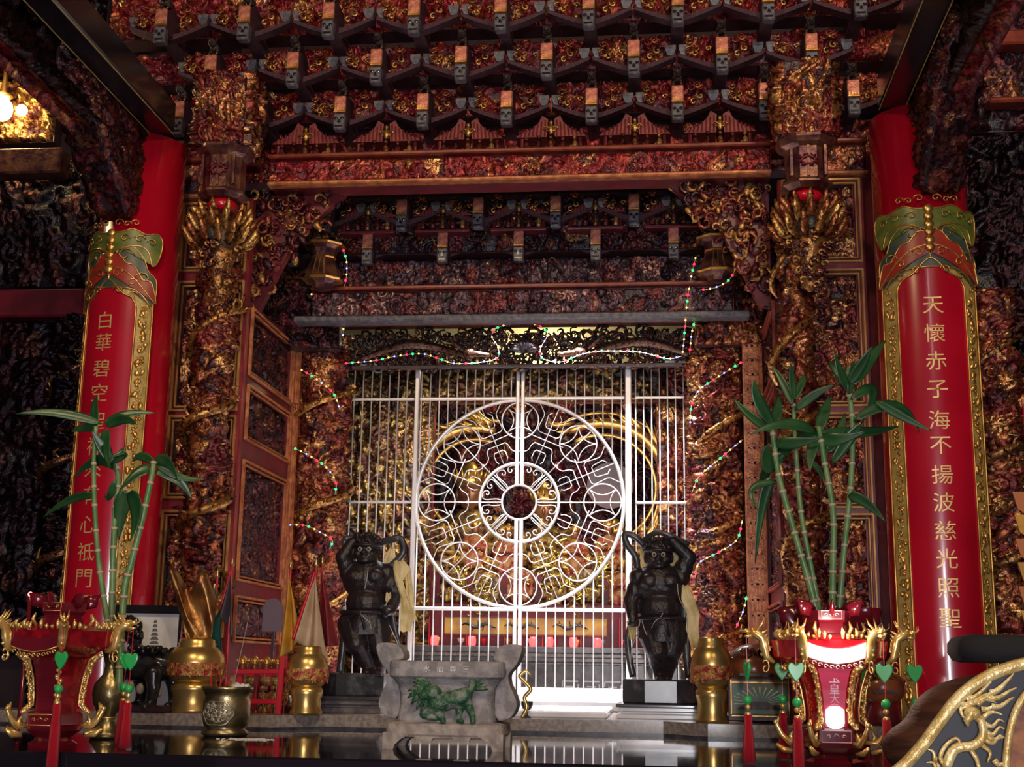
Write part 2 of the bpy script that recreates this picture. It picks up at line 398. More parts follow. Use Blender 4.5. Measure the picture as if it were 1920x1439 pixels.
# ---------------------------------------------------------------- round columns with the couplets
def column(X, Y, R, label, blabel, chars, zs, axis, side, zc, ztop_):
    t = thing('round_column', label, 'column', (X, Y, -1.45))
    MB().lathe([(R*1.0, 0), (R, ztop_+1.45)], seg=64).build('shaft', M['lacq'], t, True)
    MB().lathe([(R*1.35, 0), (R*1.4, .08), (R*1.15, .22), (R*1.02, .25)], seg=48).build('base_stone', M['marble'], t, True)
    Rb = R+.018; half = .98
    b = thing('couplet_board', blabel, 'sign', (X, Y, 0))
    def T(v, dr=0):   # v[:,0] arc angle offset from axis, v[:,1] height
        a = v[:, 0]+axis; r = Rb+dr
        return np.stack([np.sin(a)*r, -np.cos(a)*r, v[:, 1]], -1)
    z0, ztop, zsh = -.32, zc, zc-.325
    def curved(u0, u1, v0, v1, dr, th=.012, topf=None, nu=28, nv=50):
        u = np.linspace(u0, u1, nu)[None, :]+np.zeros((nv, 1)); q = np.linspace(0, 1, nv)[:, None]
        tv = v1+(topf(u) if topf is not None else 0); vv = v0+(tv-v0)*q
        g = np.stack([u, vv], -1).reshape(-1, 2)
        G = T(g, dr).reshape(nv, nu, 3); mb = MB(); mb.surf(G)
        # edges: a rim back to the column
        B = T(g, dr-th-.01).reshape(nv, nu, 3)
        for ln, lb in ((G[:, 0], B[:, 0]), (G[:, -1], B[:, -1]), (G[-1], B[-1]), (G[0], B[0])):
            mb.surf(np.stack([ln, lb]))
        return mb
    bump = lambda u: .10*np.clip(np.cos(u/half*1.45), 0, 1)**1.0 + .02*np.cos(u/half*PI*2)
    def shoulder(w): return lambda u: .13*np.clip(1-(u/w)**2, 0, 1)**.8 + .018*np.cos(u/w*PI*2)
    # gold border
    mb = curved(-half, half, z0, zsh-.03, .004, topf=shoulder(half)); mb.build('gold_border', M['ogold'], b, True)
    # relief flowers on the border
    ox = MB()
    rr = random.Random(3)
    for sgn in (-1, 1):
        if ox.V: ox.build('border_flowers', M['gold'], b, True); ox = MB()
        z = z0+.05; a0 = sgn*(half-.185)
        while z < zsh-.1:
            for q in range(3):
                aa = a0+rr.uniform(-.09, .09); zz = z+rr.uniform(-.02, .02); p = T(np.array([[aa, zz]]), .006)[0]
                s = rr.uniform(.006, .013); ox.ball(p, (s, s*.6, s*rr.uniform(.8, 1.8)), 7, 4, rotm(0, rr.uniform(-1, 1), 0))
            lp = [T(np.array([[a0+.09*math.cos(k*.9+z*9)*k/7, z+.03*math.sin(k*.9+z*9)*k/7]]), .008)[0] for k in range(8)]
            ox.tube(lp, .0032, 5)
            z += .052
    ox.build('border_flowers', M['gold'], b, True)
    red = curved(-half+.35, half-.35, z0+.02, zsh-.10, .010, topf=shoulder(half-.35)); red.build('red_field', M['lacq'], b, True)
    # gold beads along every edge
    for w, zt, d in ((half, zsh-.03, .010), (half-.35, zsh-.10, .013)):
        sh = shoulder(w); us = np.linspace(-w, w, 40)
        path = [(-w, z0)]+[(-w, z) for z in np.linspace(z0, zt, 12)[1:]]+[(u, zt+float(sh(np.array(u)))) for u in us]+[(w, z) for z in np.linspace(zt, z0, 12)[1:]]
        MB().tube([tuple(q) for q in T(np.array(path), d)], .0045, 6).build('gold_bead', M['gold'], b, True)
    # painted crown over the board: green bat, teal clouds, red ruyi
    def patch(nm, m, outline, dr, n=16):
        o = np.array(outline); o[:, 1] = H+(o[:, 1]-H)*.62; c = o.mean(0); rings = [c+(o-c)*q for q in np.linspace(.02, 1, 7)]
        v = np.concatenate(rings); k = len(o); f = []
        for i in range(6):
            for j in range(k): f.append((i*k+j, i*k+(j+1) % k, (i+1)*k+(j+1) % k, (i+1)*k+j))
        e = len(v); mb = MB(); mb.add(T(np.concatenate([v, o]), dr)[:e], f)
        mb.add(np.concatenate([T(o, dr), T(o, dr-.012)]), [(j, (j+1) % k, (j+1) % k+k, j+k) for j in range(k)])
        mb.build(nm, m, b, True)
        MB().tube([tuple(q) for q in T(o, dr+.001)], .0038, 5, True).build('gold_outline', M['gold'], b, True)
    def sm(pts, n=5): return [(q.x, q.y) for q in bez([(a, c, 0) for a, c in pts+[pts[0]]], n)][:-1]
    H = zc-.33
    def mir(p): return p+[(-a, c) for a, c in p[::-1]]
    patch('teal_cloud', M['teal'], sm(mir([(0, H+.10), (.15, H+.30), (.45, H+.34), (.70, H+.26), (.82, H+.16), (1.0, H+.10), (1.02, H-.02), (.92, H-.10), (.7, H-.02), (.4, H+.02)]), 4), .012)
    patch('green_bat', M['moss'], sm(mir([(0, H+.28), (.3, H+.33), (.62, H+.345), (.80, H+.30), (.90, H+.20), (1.03, H+.27), (1.08, H+.40), (.95, H+.455), (.72, H+.44), (.45, H+.475), (.2, H+.45)]), 4), .015)
    patch('red_ruyi', M['redpaint'], sm(mir([(0, H+.27), (.2, H+.28), (.36, H+.21), (.52, H+.19), (.72, H+.09), (.9, H+.07), (1.02, H-.08), (.86, H-.03), (.55, H+.09), (.28, H+.16), (0, H+.185)]), 4), .018)
    sp = MB()
    for sx in (-1, 1):
        for (cx, cz, r0, dirn) in ((.33, H+.27, .035, 1), (.72, H+.10, .03, -1), (.52, H+.06, .022, 1), (.2, H+.13, .024, 1), (.6, H+.40, .022, 1), (.85, H+.38, .02, -1), (.3, H+.40, .02, 1), (.15, H+.52, .02, 1), (.5, H+.52, .018, -1), (.33, H+.51, .016, 1), (.55, H-.04, .022, 1), (.25, H+.00, .022, -1), (.8, H-.13, .018, 1)):
            pts = [(sx*(cx+dirn*(r0*(1-k/13))/R*math.cos(k*.62)), H+(cz-H)*.62+r0*(1-k/13)*math.sin(k*.62)) for k in range(12)]
            sp.tube([tuple(q) for q in T(np.array(pts), .021)], .003, 5)
    for k in range(6):
        p = T(np.array([[0, H+.10+k*.035]]), .02)[0]; sp.ball(p, (.022, .010, .020), 10, 6)
    sp.build('gold_scrolls', M['gold'], b, True)
    # characters
    for ch, z in zip(chars, zs):
        v, f = glyph(ch); s = .080
        q = np.stack([v[:, 0]*s/Rb, v[:, 1]*s+z], -1)
        mb = MB(); mb.add(T(q, .0135), f); mb.build('character', M['goldflat'], b)
    return t, b
M['teal'] = mat('teal_paint', (.035, .060, .055), rough=.35, col2=(.07, .085, .05), scale=14)
M['moss'] = mat('moss_green_paint', (.16, .17, .03), rough=.35, col2=(.08, .12, .02), scale=14)
M['redpaint'] = mat('orange_red_paint', (.36, .03, .015), rough=.35, col2=(.28, .02, .015), scale=14)
M['goldflat'] = mat('gold_lettering', (.80, .52, .20), .35, .4)
def zat(px, py, Y): return P(px, py, Y).z
CY = 5.75
zr = [zat(1757, y, CY-.2) for y in (576, 628, 680, 733, 790, 838, 892, 944, 997, 1049, 1104, 1160)]
zl = [zat(225, y, CY-.2) for y in (602, 643, 692, 737, 790, 838, 880, 930, 985, 1036, 1086, 1135)]
column(1.20, CY, .205, 'red lacquered round column at the right, by the dragon chair back', 'red and gold couplet board wrapped round the right column', '天懷赤子海不揚波慈光照聖', zr, -.06, 1, P(1740, 374, CY-.2).z, P(1672, 205, CY-.15).z)
column(-2.44, CY, .19, 'red lacquered round column at the left, behind the left bamboo', 'red and gold couplet board wrapped round the left column', '白華碧空聖神來有心祗門母', zl, -.20, -1, P(245, 418, CY-.2).z, P(318, 252, CY-.15).z)

# ---------------------------------------------------------------- beams running out over the hall from the columns
def yz_prism(mb, prof, x0, x1):
    n = len(prof); v = [(x0, y, z) for y, z in prof]+[(x1, y, z) for y, z in prof]
    mb.add(v, [tuple(range(n)), tuple(range(n, 2*n))[::-1]]+[(i, (i+1) % n, (i+1) % n+n, i+n) for i in range(n)])
def hall_beam(sx, X, Y, zb, label, l2, l3):
    t = thing('hall_beam', label, 'beam', (X, Y, zb))
    MB().box((0, -2.6, .08), (.12, 5.2, .16), bev=.012).build('beam', M['black'], t)
    for s in (-1, 1): MB().tube([(s*.055, 0, -.001), (s*.055, -5.2, -.001)], .0028, 5).build('gold_line', M['ogold'], t)
    # carved board hanging outside the beam
    xo = sx*.17
    o = thing('carved_side_board', l2, 'carving', (X, Y, zb))
    mb = MB()
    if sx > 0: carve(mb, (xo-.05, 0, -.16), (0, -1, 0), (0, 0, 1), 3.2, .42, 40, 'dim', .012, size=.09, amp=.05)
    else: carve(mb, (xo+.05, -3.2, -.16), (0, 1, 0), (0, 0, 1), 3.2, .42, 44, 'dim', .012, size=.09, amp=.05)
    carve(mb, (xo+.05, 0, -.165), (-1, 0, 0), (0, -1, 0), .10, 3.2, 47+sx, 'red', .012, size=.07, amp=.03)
    mb.build('carved_board', M['carved'], o, True)
    # dark carved bracket springing from the column
    q = thing('carved_column_bracket', l3, 'bracket', (X+xo, Y, zb))
    zb2 = P(*((240, 398) if sx < 0 else (1745, 352)), Y-.1).z-zb
    prof = [(.02, zb2), (-.12, zb2+.0), (-.22, zb2+.10), (-.36, zb2+.16), (-.50, zb2+.28), (-.9, -.06), (-.9, .1), (.02, .1)]
    mb = MB(); yz_prism(mb, prof, -.075, .075); mb.build('bracket_body', M['dark'], q)
    py_ = np.array([p[0] for p in prof[:-2]])[::-1]; pz_ = np.array([p[1] for p in prof[:-2]])[::-1]
    for sd in (-1, 1):
        mb = MB()
        def mp(x, z, h, sd=sd):
            y = (-x if sd > 0 else x-.9)*1.0; zl = np.interp(y, py_, pz_); v = z/.5
            return np.stack([sd*(.078+h), y, zl+(.1-zl)*v], -1)
        carve(mb, 0, 0, 0, .9, .5, 60+sd+sx, 'dark', .010, mapf=mp, size=.06, amp=.04); mb.build('side_carving', M['carved'], q, True)
    mb = MB()
    def mp(x, z, h): zl = np.interp(-x, py_, pz_); return np.stack([(z-.08), -x, zl-h], -1)
    carve(mb, 0, 0, 0, .9, .16, 66+sx, 'dark', .008, mapf=mp, size=.05, amp=.03); mb.build('under_carving', M['carved'], q, True)
    mb = MB(); rd = random.Random(9+sx)
    for k in range(110):
        u = rd.random(); yy = -.74*u; zlo = zb2*(1-u)
        zz = rd.uniform(zlo, .08); xx = rd.choice((-.085, .085)); s = rd.uniform(.02, .055)
        mb.cur = (*rd.choice([(.05, .02, .04), (.12, .02, .03), (.3, .12, .05)]), .5)
        mb.tube([(xx, yy+s*(1-k2/9)*math.cos(k2*.8), zz+s*(1-k2/9)*math.sin(k2*.8)) for k2 in range(8)], .010, 5)
    mb.build('scrollwork', M['carved'], q, True)
pl = P(318, 252, CY-.15); pr = P(1672, 205, CY-.15)
hall_beam(-1, pl.x-.035, CY-.15, pl.z, 'black beam with a thin gold line running out above the left column', 'dim carved board beside the black beam above the left column', 'dark carved bracket at the top of the left column')
hall_beam(1, pr.x+.0, CY-.15, pr.z, 'black beam with a thin gold line running out above the right column', 'dim carved board beside the black beam above the right column', 'dark carved bracket at the top of the right column')

# ---------------------------------------------------------------- bracket sets
def make_bracket():
    t = thing('bracket_set', '', 'bracket', (0, 0, 0))
    m = MB(); yz_prism(m, [(0, 0), (0, .088), (.05, .115), (.30, .13), (.30, -.05), (.06, -.02)], -.030, .030); m.build('arm', M['studs'], t)
    m = MB(); m.box((0, -.004, .046), (.058, .012, .092), bev=.004); f = m.build('face_tile', M['tile'], t)
    m = MB(); m.box((0, -.009, .006), (.060, .016, .010), bev=.003)
    for k in range(4): m.box((-.021+k*.014, -.012, .018), (.006, .004, .016))
    m.build('gold_band', M['gold'], f)
    m = MB(); m.box((0, .010, -.045), (.058, .05, .085), bev=.006)
    m.build('snout_block', M['grey'], t)
    m = MB()
    for s in (-1, 1): m.ball((s*.015, -.016, -.030), (.009, .004, .008), 8, 5)
    m.prism([(-.008, -.052), (.008, -.052), (.005, -.038), (0, -.034), (-.005, -.038)], -.018, -.012)
    m.prism([(-.018, -.075), (.018, -.075), (.02, -.066), (-.02, -.066)], -.018, -.012)
    m.build('snout_holes', M['black'], t)
    # cross arm: arched underside, ends at the neighbours
    m = MB(); n = 14; top = []; bot = []
    for i in range(n+1):
        x = -.20+.40*i/n; u = abs(x)/.20; top.append((x, .000+.060*u**1.5)); bot.append((x, -.030+.072*u**1.3))
    m.prism(top+bot[::-1], .085, .14); m.build('cross_arm', M['studs'], t)
    m = MB()
    for x in (-.175, 0, .175):
        z = .085 if x else .03
        MB().lathe([(.020, z-.03), (.036, z), (.036, z+.018)], (x, .11, 0), 4, rotm(0, 0, PI/4)).build('bearing_block', M['grey'], t)
    m = MB(); rd = random.Random(2)
    for s in (-1, 1):
        for k in range(6):
            m.cur = (*rd.choice([(.62, .34, .10), (.5, .2, .06), (.25, .04, .03)]), .7)
            c = (s*rd.uniform(.05, .17), .075, rd.uniform(.04, .13)); r0 = rd.uniform(.014, .026)
            m.tube([(c[0]+r0*(1-q/10)*math.cos(q*.8+k), c[1], c[2]+r0*(1-q/10)*math.sin(q*.8+k)) for q in range(9)], .006, 5)
    m.build('gilt_scroll', M['carved'], t, True)
    # beast carved on the top of the arm
    m = MB(); m.cur = (.10, .075, .07, .3)
    m.cap((0, .10, .16), (0, .03, .15), .022, .024, 8); m.ball((0, .0, .158), (.022, .026, .022), 8, 6); m.cap((0, -.02, .152), (0, -.036, .15), .013, .009, 6)
    for s in (-1, 1): m.cap((s*.014, .01, .172), (s*.022, .02, .20), .008, .003, 5); m.cap((s*.015, .04, .14), (s*.018, .02, .11), .009, .008, 5)
    m.build('beast', M['carved'], t, True)
    return t
b0 = make_bracket(); used = [False]
ROWN = {'A': 'the topmost row of brackets', 'B': 'the second row of brackets from the top', 'C': 'the row just above the carved pavilions', 'D': 'the row just under the long red beam', 'E': 'the lowest row, above the door'}
def row(k, Y, z, sp, half, n0, n1, sc=1.0):
    N = n1-n0+1
    for i in range(n0, n1+1):
        X = XC+sp*(i+(.5 if half else 0)); j = i-n0+1
        o_ = ['', 'first', 'second', 'third', 'fourth', 'fifth', 'sixth', 'seventh', 'eighth', 'ninth', 'tenth'][j]
        lab = 'gilt-faced bracket, %s from left in %s' % (o_, ROWN[k])
        if not used[0]: r = b0; r.location = (X, Y, z); r['label'] = lab; used[0] = True
        else: r = dup(b0, (X, Y, z), lab)
        r.scale = (sc, sc, sc); r['group'] = 'brackets in '+ROWN[k]
row('A', 5.6, 3.00, .414, False, -4, 4)
row('B', 5.75, 2.825, .414, True, -4, 3)
row('C', 5.9, 2.655, .414, False, -4, 4)
row('D', 6.43, 2.31, .406, True, -3, 2, .95)
row('E', 6.55, 2.165, .406, False, -3, 3, .95)
# carved boards behind each row (things): stepped friezes and soffits
def frieze(Y, z0, z1, x0, x1, seed, pal, label, size=.07, amp=.05, depth=.12, soff='dark', dens=2.2, res=.0062, mbm='studs'):
    t = thing('carved_frieze', label, 'frieze', ((x0+x1)/2, Y, z0))
    W = x1-x0
    m = MB(); carve(m, (-W/2, 0, 0), (1, 0, 0), (0, 0, 1), W, z1-z0, seed, pal, res, size=size, amp=amp, dens=dens)
    m.V[-1] = m.V[-1]; m.build('relief', M['carved'], t, True)
    MB().box((0, depth/2+.012, (z1-z0)/2), (W, depth, z1-z0)).build('board', M[mbm], t)
    return t
frieze(5.80, 3.04, 3.40, XC-2.0, XC+2.0, 101, 'red', 'topmost carved and gilt frieze behind the topmost row of brackets', dens=1.8, amp=.07)
frieze(5.93, 2.86, 3.02, XC-1.95, XC+1.95, 102, 'red', 'carved frieze behind the second row of brackets from the top', dens=1.5, depth=.1)
frieze(6.06, 2.69, 2.85, XC-1.9, XC+1.9, 103, 'red', 'carved frieze between the second bracket row and the pavilion row', dens=1.8, depth=.1)
frieze(6.20, 2.42, 2.68, XC-1.85, XC+1.85, 104, 'red', 'dark red carved frieze behind the little carved pavilions', size=.05, amp=.03, dens=1.2, depth=.1)
frieze(6.62, 2.16, 2.46, XC-1.15, XC+1.15, 105, 'dark', 'dark carved frieze just under the long red beam', size=.06, dens=1.3, depth=.1)
frieze(6.72, 1.96, 2.15, XC-1.15, XC+1.15, 106, 'grey', 'dark carved frieze behind the lowest row of brackets', size=.05, dens=2.0, depth=.1)
# long red carved beam
def beam(name, label, x0, x1, Y, z0, z1, seed, pal, d=.16, lip=True, **k):
    t = thing(name, label, 'beam', ((x0+x1)/2, Y, z0)); W = x1-x0; H = z1-z0
    m = MB(); carve(m, (-W/2, 0, 0.012), (1, 0, 0), (0, 0, 1), W, H-.024, seed, pal, .0055, **k); m.build('relief', M['carved'], t, True)
    MB().box((0, d/2+.006, H/2), (W, d, H)).build('timber', M['lacq2'], t)
    if lip:
        MB().box((0, -.012, H), (W, .07, .022), bev=.006).build('upper_moulding', M['rail'], t)
        MB().box((0, -.008, 0), (W, .06, .020), bev=.006).build('lower_moulding', M['copper'], t)
    return t
beam('carved_beam', 'long red carved beam below the little pavilions', XC-1.20, XC+1.27, 6.0, 2.325, 2.465, 110, 'red', size=.06, amp=.026, dens=2.6)
beam('carved_beam', 'short carved beam between the left column and the left hanging post', XC-1.66, XC-1.38, 6.0, 2.27, 2.46, 111, 'warm', size=.07, amp=.02)
beam('carved_beam', 'short carved beam between the right hanging post and the right column', XC+1.43, XC+1.72, 6.0, 2.31, 2.47, 112, 'warm', size=.07, amp=.02)
beam('carved_beam', 'dim carved beam above the door, over the pierced lintel', XC-1.12, XC+1.12, 6.62, 1.80, 1.96, 113, 'grey', size=.06, amp=.026, dens=2.6)
MBx = tag(MB().box((0, 0, 0), (2.4, .10, .035), bev=.008).build('door_rail', M['grey'], loc=(XC, 6.60, 1.785)), 'plain grey rail under the dim beam above the door', 'rail')
# pavilions
def pavilion():
    t = thing('carved_pavilion', '', 'carving', (0, 0, 0))
    for s in (-1, 1):
        m = MB(); n = 10; g = np.zeros((2, n+1, 3))
        top = [(s*.015, .155), (s*.045, .175), (s*.06, .14), (s*.10, .10), (s*.16, .075), (s*.175, .062), (s*.02, .062)]
        m.prism(top if s > 0 else top[::-1], -.02, .10)
        for k in range(7):
            x = s*(.03+k*.02); m.tube([(x, -.022, .066), (x*.93, -.022, .075+max(0, .075-.010*k))], .004, 4)
        m.build('roof', M['redpaint2'], t)
    m = MB(); rd = random.Random(5)
    for k in range(5):
        x = -.12+k*.06; m.cur = (*rd.choice([(.5, .26, .09), (.35, .12, .05), (.2, .05, .04)]), .6)
        h = rd.uniform(.05, .075); m.lathe([(.016, -.03), (.019, -.01), (.013, .01+h*.3), (.006, .015+h*.4)], (x, -.02, 0), 8); m.ball((x, -.022, .025+h*.45), .011, 8, 6)
        m.cap((x-.01, -.03, .01), (x+.02*rd.choice((-1, 1)), -.045, .0), .006, .005, 5)
    m.cur = (.55, .30, .09, .8); m.ball((0, -.02, .10), (.018, .014, .03), 8, 6); m.ball((0, -.02, .135), (.011, .011, .014), 8, 6)
    for s in (-1, 1): m.tube([(s*.02+s*.018*(1-q/9)*math.cos(q*.9), -.025, .10+.02*(1-q/9)*math.sin(q*.9)) for q in range(8)], .004, 5)
    m.build('figures', M['carved'], t, True)
    m = MB(); m.box((0, .02, -.045), (.33, .10, .02), bev=.004)
    for x in (-.145, .145): m.lathe([(.010, -.035), (.010, .06)], (x, 0, 0), 8)
    m.build('stage', M['lacq2'], t)
    return t
M['redpaint2'] = mat('red_painted_roof', (.24, .03, .025), rough=.5, col2=(.15, .015, .02), scale=20, bump=.2)
pv = pavilion()
for i in range(-4, 4):
    X = XC+.414*(i+.5); z = 2.50; o_ = ['first', 'second', 'third', 'fourth', 'fifth', 'sixth', 'seventh', 'eighth'][i+4]
    lab = 'little red-roofed carved pavilion, %s from left above the long red beam' % o_
    if i == -4: pv.location = (X, 6.06, z); pv['label'] = lab; r = pv
    else: r = dup(pv, (X, 6.06, z), lab)
    r['group'] = 'carved pavilions above the long red beam'
pd = dup(pv, (0, 6.54, 2.20), ''); first = True
for i in range(-2, 3):
    X = XC+.406*i; lab = 'small carved pavilion under the long red beam, %s from the left' % ['first', 'second', 'third', 'fourth', 'fifth'][i+2]
    r = pd if first else dup(pv, (0, 0, 0), ''); first = False
    r.location = (X, 6.55, 2.29); r['label'] = lab; r['group'] = 'carved pavilions under the long red beam'; r.scale = (.9, .9, .8)
M['carvedplain'] = mat('dark_gilt_wood', (.20, .08, .045), .5, .35, col2=(.07, .02, .03), scale=16, bump=.4)
M['frame_gold'] = mat('orange_gold_moulding', (.62, .33, .10), .2, .34, col2=(.45, .18, .06), scale=12)
M['stile'] = mat('red_stained_wood', (.26, .022, .030), rough=.35, col2=(.17, .012, .02), scale=10)
# ================================================================ framed carved doors beside the opening
def framed_leaf(name, label, W, zlist, zt, zb, loc, ry, seed, mould='gold', pal='warm', st=.035, amp=.03):
    SM = M['stile'] if ry == 0 else M['lacq2']
    "door leaf in its own x,z plane (front = -y); zlist = panel (z0,z1)"
    t = thing('carved_door_leaf', label, 'door', loc); t.rotation_euler.z = ry
    for x in (st/2, W-st/2): MB().box((x, .02, (zt+zb)/2), (st, .05, zt-zb), bev=.004).build('stile', SM, t)
    zz = [zb]+[v for p in zlist for v in p]+[zt]
    for a, b in zip(zz[0::2], zz[1::2]):
        if b-a > .005: MB().box((W/2, .02, (a+b)/2), (W-2*st, .046, b-a)).build('rail', SM, t)
    for k, (a, b) in enumerate(zlist):
        x0, x1 = st*.6, W-st*.6; fr = MB()
        for d, wd, y in ((0, .012, -.014), (.018, .009, -.006)):
            q0, q1, p0, p1 = x0+d, x1-d, a+d-.008, b-d+.008
            fr.box((q0, y, (p0+p1)/2), (wd, .018, p1-p0), bev=.003).box((q1, y, (p0+p1)/2), (wd, .018, p1-p0), bev=.003)
            fr.box(((q0+q1)/2, y, p0), (q1-q0+wd, .018, wd), bev=.003).box(((q0+q1)/2, y, p1), (q1-q0+wd, .018, wd), bev=.003)
        f = fr.build('panel_moulding', M[mould], t)
        m = MB(); carve(m, (x0+.02, .028, a+.01), (1, 0, 0), (0, 0, 1), x1-x0-.04, b-a-.02, seed+k, pal, .0055, size=.05, amp=amp, dens=2.6, kinds='spfcbf')
        m.build('carved_panel', M['carved'], t, True)
    MB().box((W/2, .05, (zt+zb)/2), (W-.01, .02, zt-zb-.01)).build('backboard', M['dark'], t)
    return t
zf = lambda y, px=1600, Y=6.0: P(px, y, Y).z
zl4 = [(zf(1200), zf(968)), (zf(948), zf(778)), (zf(757), zf(508)), (zf(486), zf(338))][::1]
framed_leaf('l', 'gilt-edged carved door leaf against the right column', .40, zl4, 2.30, -.205, (.60, 6.02, 0), 0, 200, 'frame_gold', 'warm')
zf2 = lambda y: P(330, y, 6.0).z
zl4 = [(zf2(1190), zf2(962)), (zf2(930), zf2(784)), (zf2(766), zf2(532)), (zf2(505), zf2(385))]
framed_leaf('l', 'gilt-edged carved door leaf against the left column', .37, zl4, 2.27, -.205, (-2.35, 6.02, 0), 0, 210, 'frame_gold', 'warm')
zr_ = lambda y: P(456, y, 6.12).z
zl4 = [(zr_(1200), zr_(1122)), (zr_(1085), zr_(868)), (zr_(822), zr_(728)), (zr_(702), zr_(585))]
framed_leaf('l', 'red-brown carved door leaf seen at a slant on the left of the opening', .84, zl4, 1.75, -.205, (-1.985, 6.05, 0), PI/2, 220, 'copper', 'dark', st=.06)
framed_leaf('l', 'red-brown carved door leaf seen edge-on on the right of the opening', .84, zl4, 1.75, -.205, (.585, 6.89, 0), -PI/2, 230, 'rail', 'dark', st=.06)

def round_relief(name, label, cat, loc, R, H, seed, pal, amp=.05, size=.055, a0=-PI, a1=0, dens=2.4, kinds='spfcl', prof=None, rings=True, res=.006, core='dark'):
    t = thing(name, label, cat, loc)
    L = R*(a1-a0)
    def mp(x, z, h):
        a = a0+x/R; q = 1 if prof is None else prof(z/H)
        r = R*q+h
        return np.stack([np.cos(a)*r, np.sin(a)*r, z], -1)
    m = MB(); carve(m, 0, 0, 0, L, H, seed, pal, res, mapf=mp, edge=False, size=size, amp=amp, dens=dens, kinds=kinds)
    m.build('relief', M['carved'], t, True)
    if prof is None: MB().lathe([(R*.97, 0), (R*.97, H)], seg=24).build('core', M[core], t, True)
    return t
# writhing dragon coils wound on the round relief
def coils(t, R, H, turns, seed, col=(.55, .28, .08), rad=.022, ph=0, a_lo=-PI, a_hi=0):
    m = MB(); rd = random.Random(seed); pts = []; rr = []; N = int(turns*16)
    for k in range(N):
        u = k/(N-1); a = ph+u*turns*2*PI; q = R+.03+.02*math.sin(k*.5)
        pts.append((math.cos(a)*q, math.sin(a)*q, H*(.05+.9*u)+.03*math.sin(k*.35))); rr.append(rad*(.6+.4*math.sin(PI*u))*(1+.12*(k % 2)))
    m.cur = (*col, .75); m.tube(pts, rr, 8)
    for k in range(2, N-2, 1):
        p = Vector(pts[k]); a = math.atan2(p.y, p.x); m.cur = (*rd.choice([(.62, .36, .1), (.35, .12, .05), (.14, .03, .03)]), .7)
        o = Vector((math.cos(a), math.sin(a), 0)); m.tube([p+o*rr[k]*.8, p+o*(rr[k]+.014)+Vector((0, 0, .012))], [.007, .002], 5)
        if rd.random() < .4:
            s = rd.uniform(.03, .06); m.tube([p+Vector((rd.uniform(-1, 1)*s*q, -.5*s*q, (math.sin(q*2)+q)*s*rd.uniform(.6, 1))) for q in (0, .3, .6, .8, 1)], [.009, .008, .007, .005, .002], 5)
    m.build('dragon', M['carved'], t, True)
t = round_relief('carved_dragon_post', 'dark gilt carved post between the left door leaves', 'post', (-2.09, 5.92, -.205), .075, 2.28, 300, 'warm', amp=.05)
coils(t, .085, 2.2, 4.5, 1)
t = round_relief('carved_dragon_post', 'dark gilt carved post behind the right bamboo', 'post', (.655, 5.93, -.205), .06, 2.28, 301, 'warm', amp=.04)
coils(t, .065, 2.2, 4.5, 2, ph=1)
t = round_relief('carved_door_jamb', 'gilt carved jamb on the left of the white grille', 'post', (-1.83, 7.02, -.2), .125, 2.0, 302, 'warm', amp=.055)
coils(t, .13, 1.95, 3.2, 3, ph=.5)
t = round_relief('carved_door_jamb', 'gilt carved jamb on the right of the white grille', 'post', (.345, 7.02, -.2), .135, 2.0, 303, 'warm', amp=.06)
coils(t, .14, 1.95, 3.2, 4, ph=2)
# orange fretted posts
def fret_post(label, X, Y, w, z0, z1, fret):
    t = thing('fretted_post', label, 'post', (X, Y, z0)); H = z1-z0
    MB().box((0, .03, H/2), (w, .06, H), bev=.005).build('post', M['copper'], t)
    m = MB()
    if fret:
        z = .02
        while z < H-.205:
            for q in (-.3, .3):
                m.box((q*w*.9, -.004, z+.03), (w*.09, .012, .062)).box((q*w*.5, -.004, z+.058), (w*.42, .012, .009)).box((q*w*.25, -.004, z+.02), (w*.08, .012, .036))
            m.box((0, -.004, z+.07), (w*.5, .012, .008)); z += .078
        for q in (-.47, .47): m.box((q*w, -.006, H/2), (w*.07, .018, H))
    else:
        for q in (-.35, 0, .35): m.box((q*w, -.004, H/2), (w*.12, .014, H-.02), bev=.002)
    m.build('fretwork', M['copper'], t)
    m = MB(); m.box((0, .0, H-.11), (w*1.15, .08, .22), bev=.01)
    for k in range(12): m.ball((w*.45*math.cos(k*1.9), -.045, H-.11+.09*math.sin(k*2.7)), (.018, .012, .022), 8, 5)
    m.build('capital', M['copper'], t, True)
fret_post('plain narrow orange-gilt post left of the opening', P(548, 800, 6.88).x, 6.88, .062, -.2, zat(550, 530, 6.88), False)
fret_post('orange-gilt fretted post right of the opening', P(1411, 800, 6.88).x, 6.80, .10, -.2, zat(1405, 510, 6.8), True)

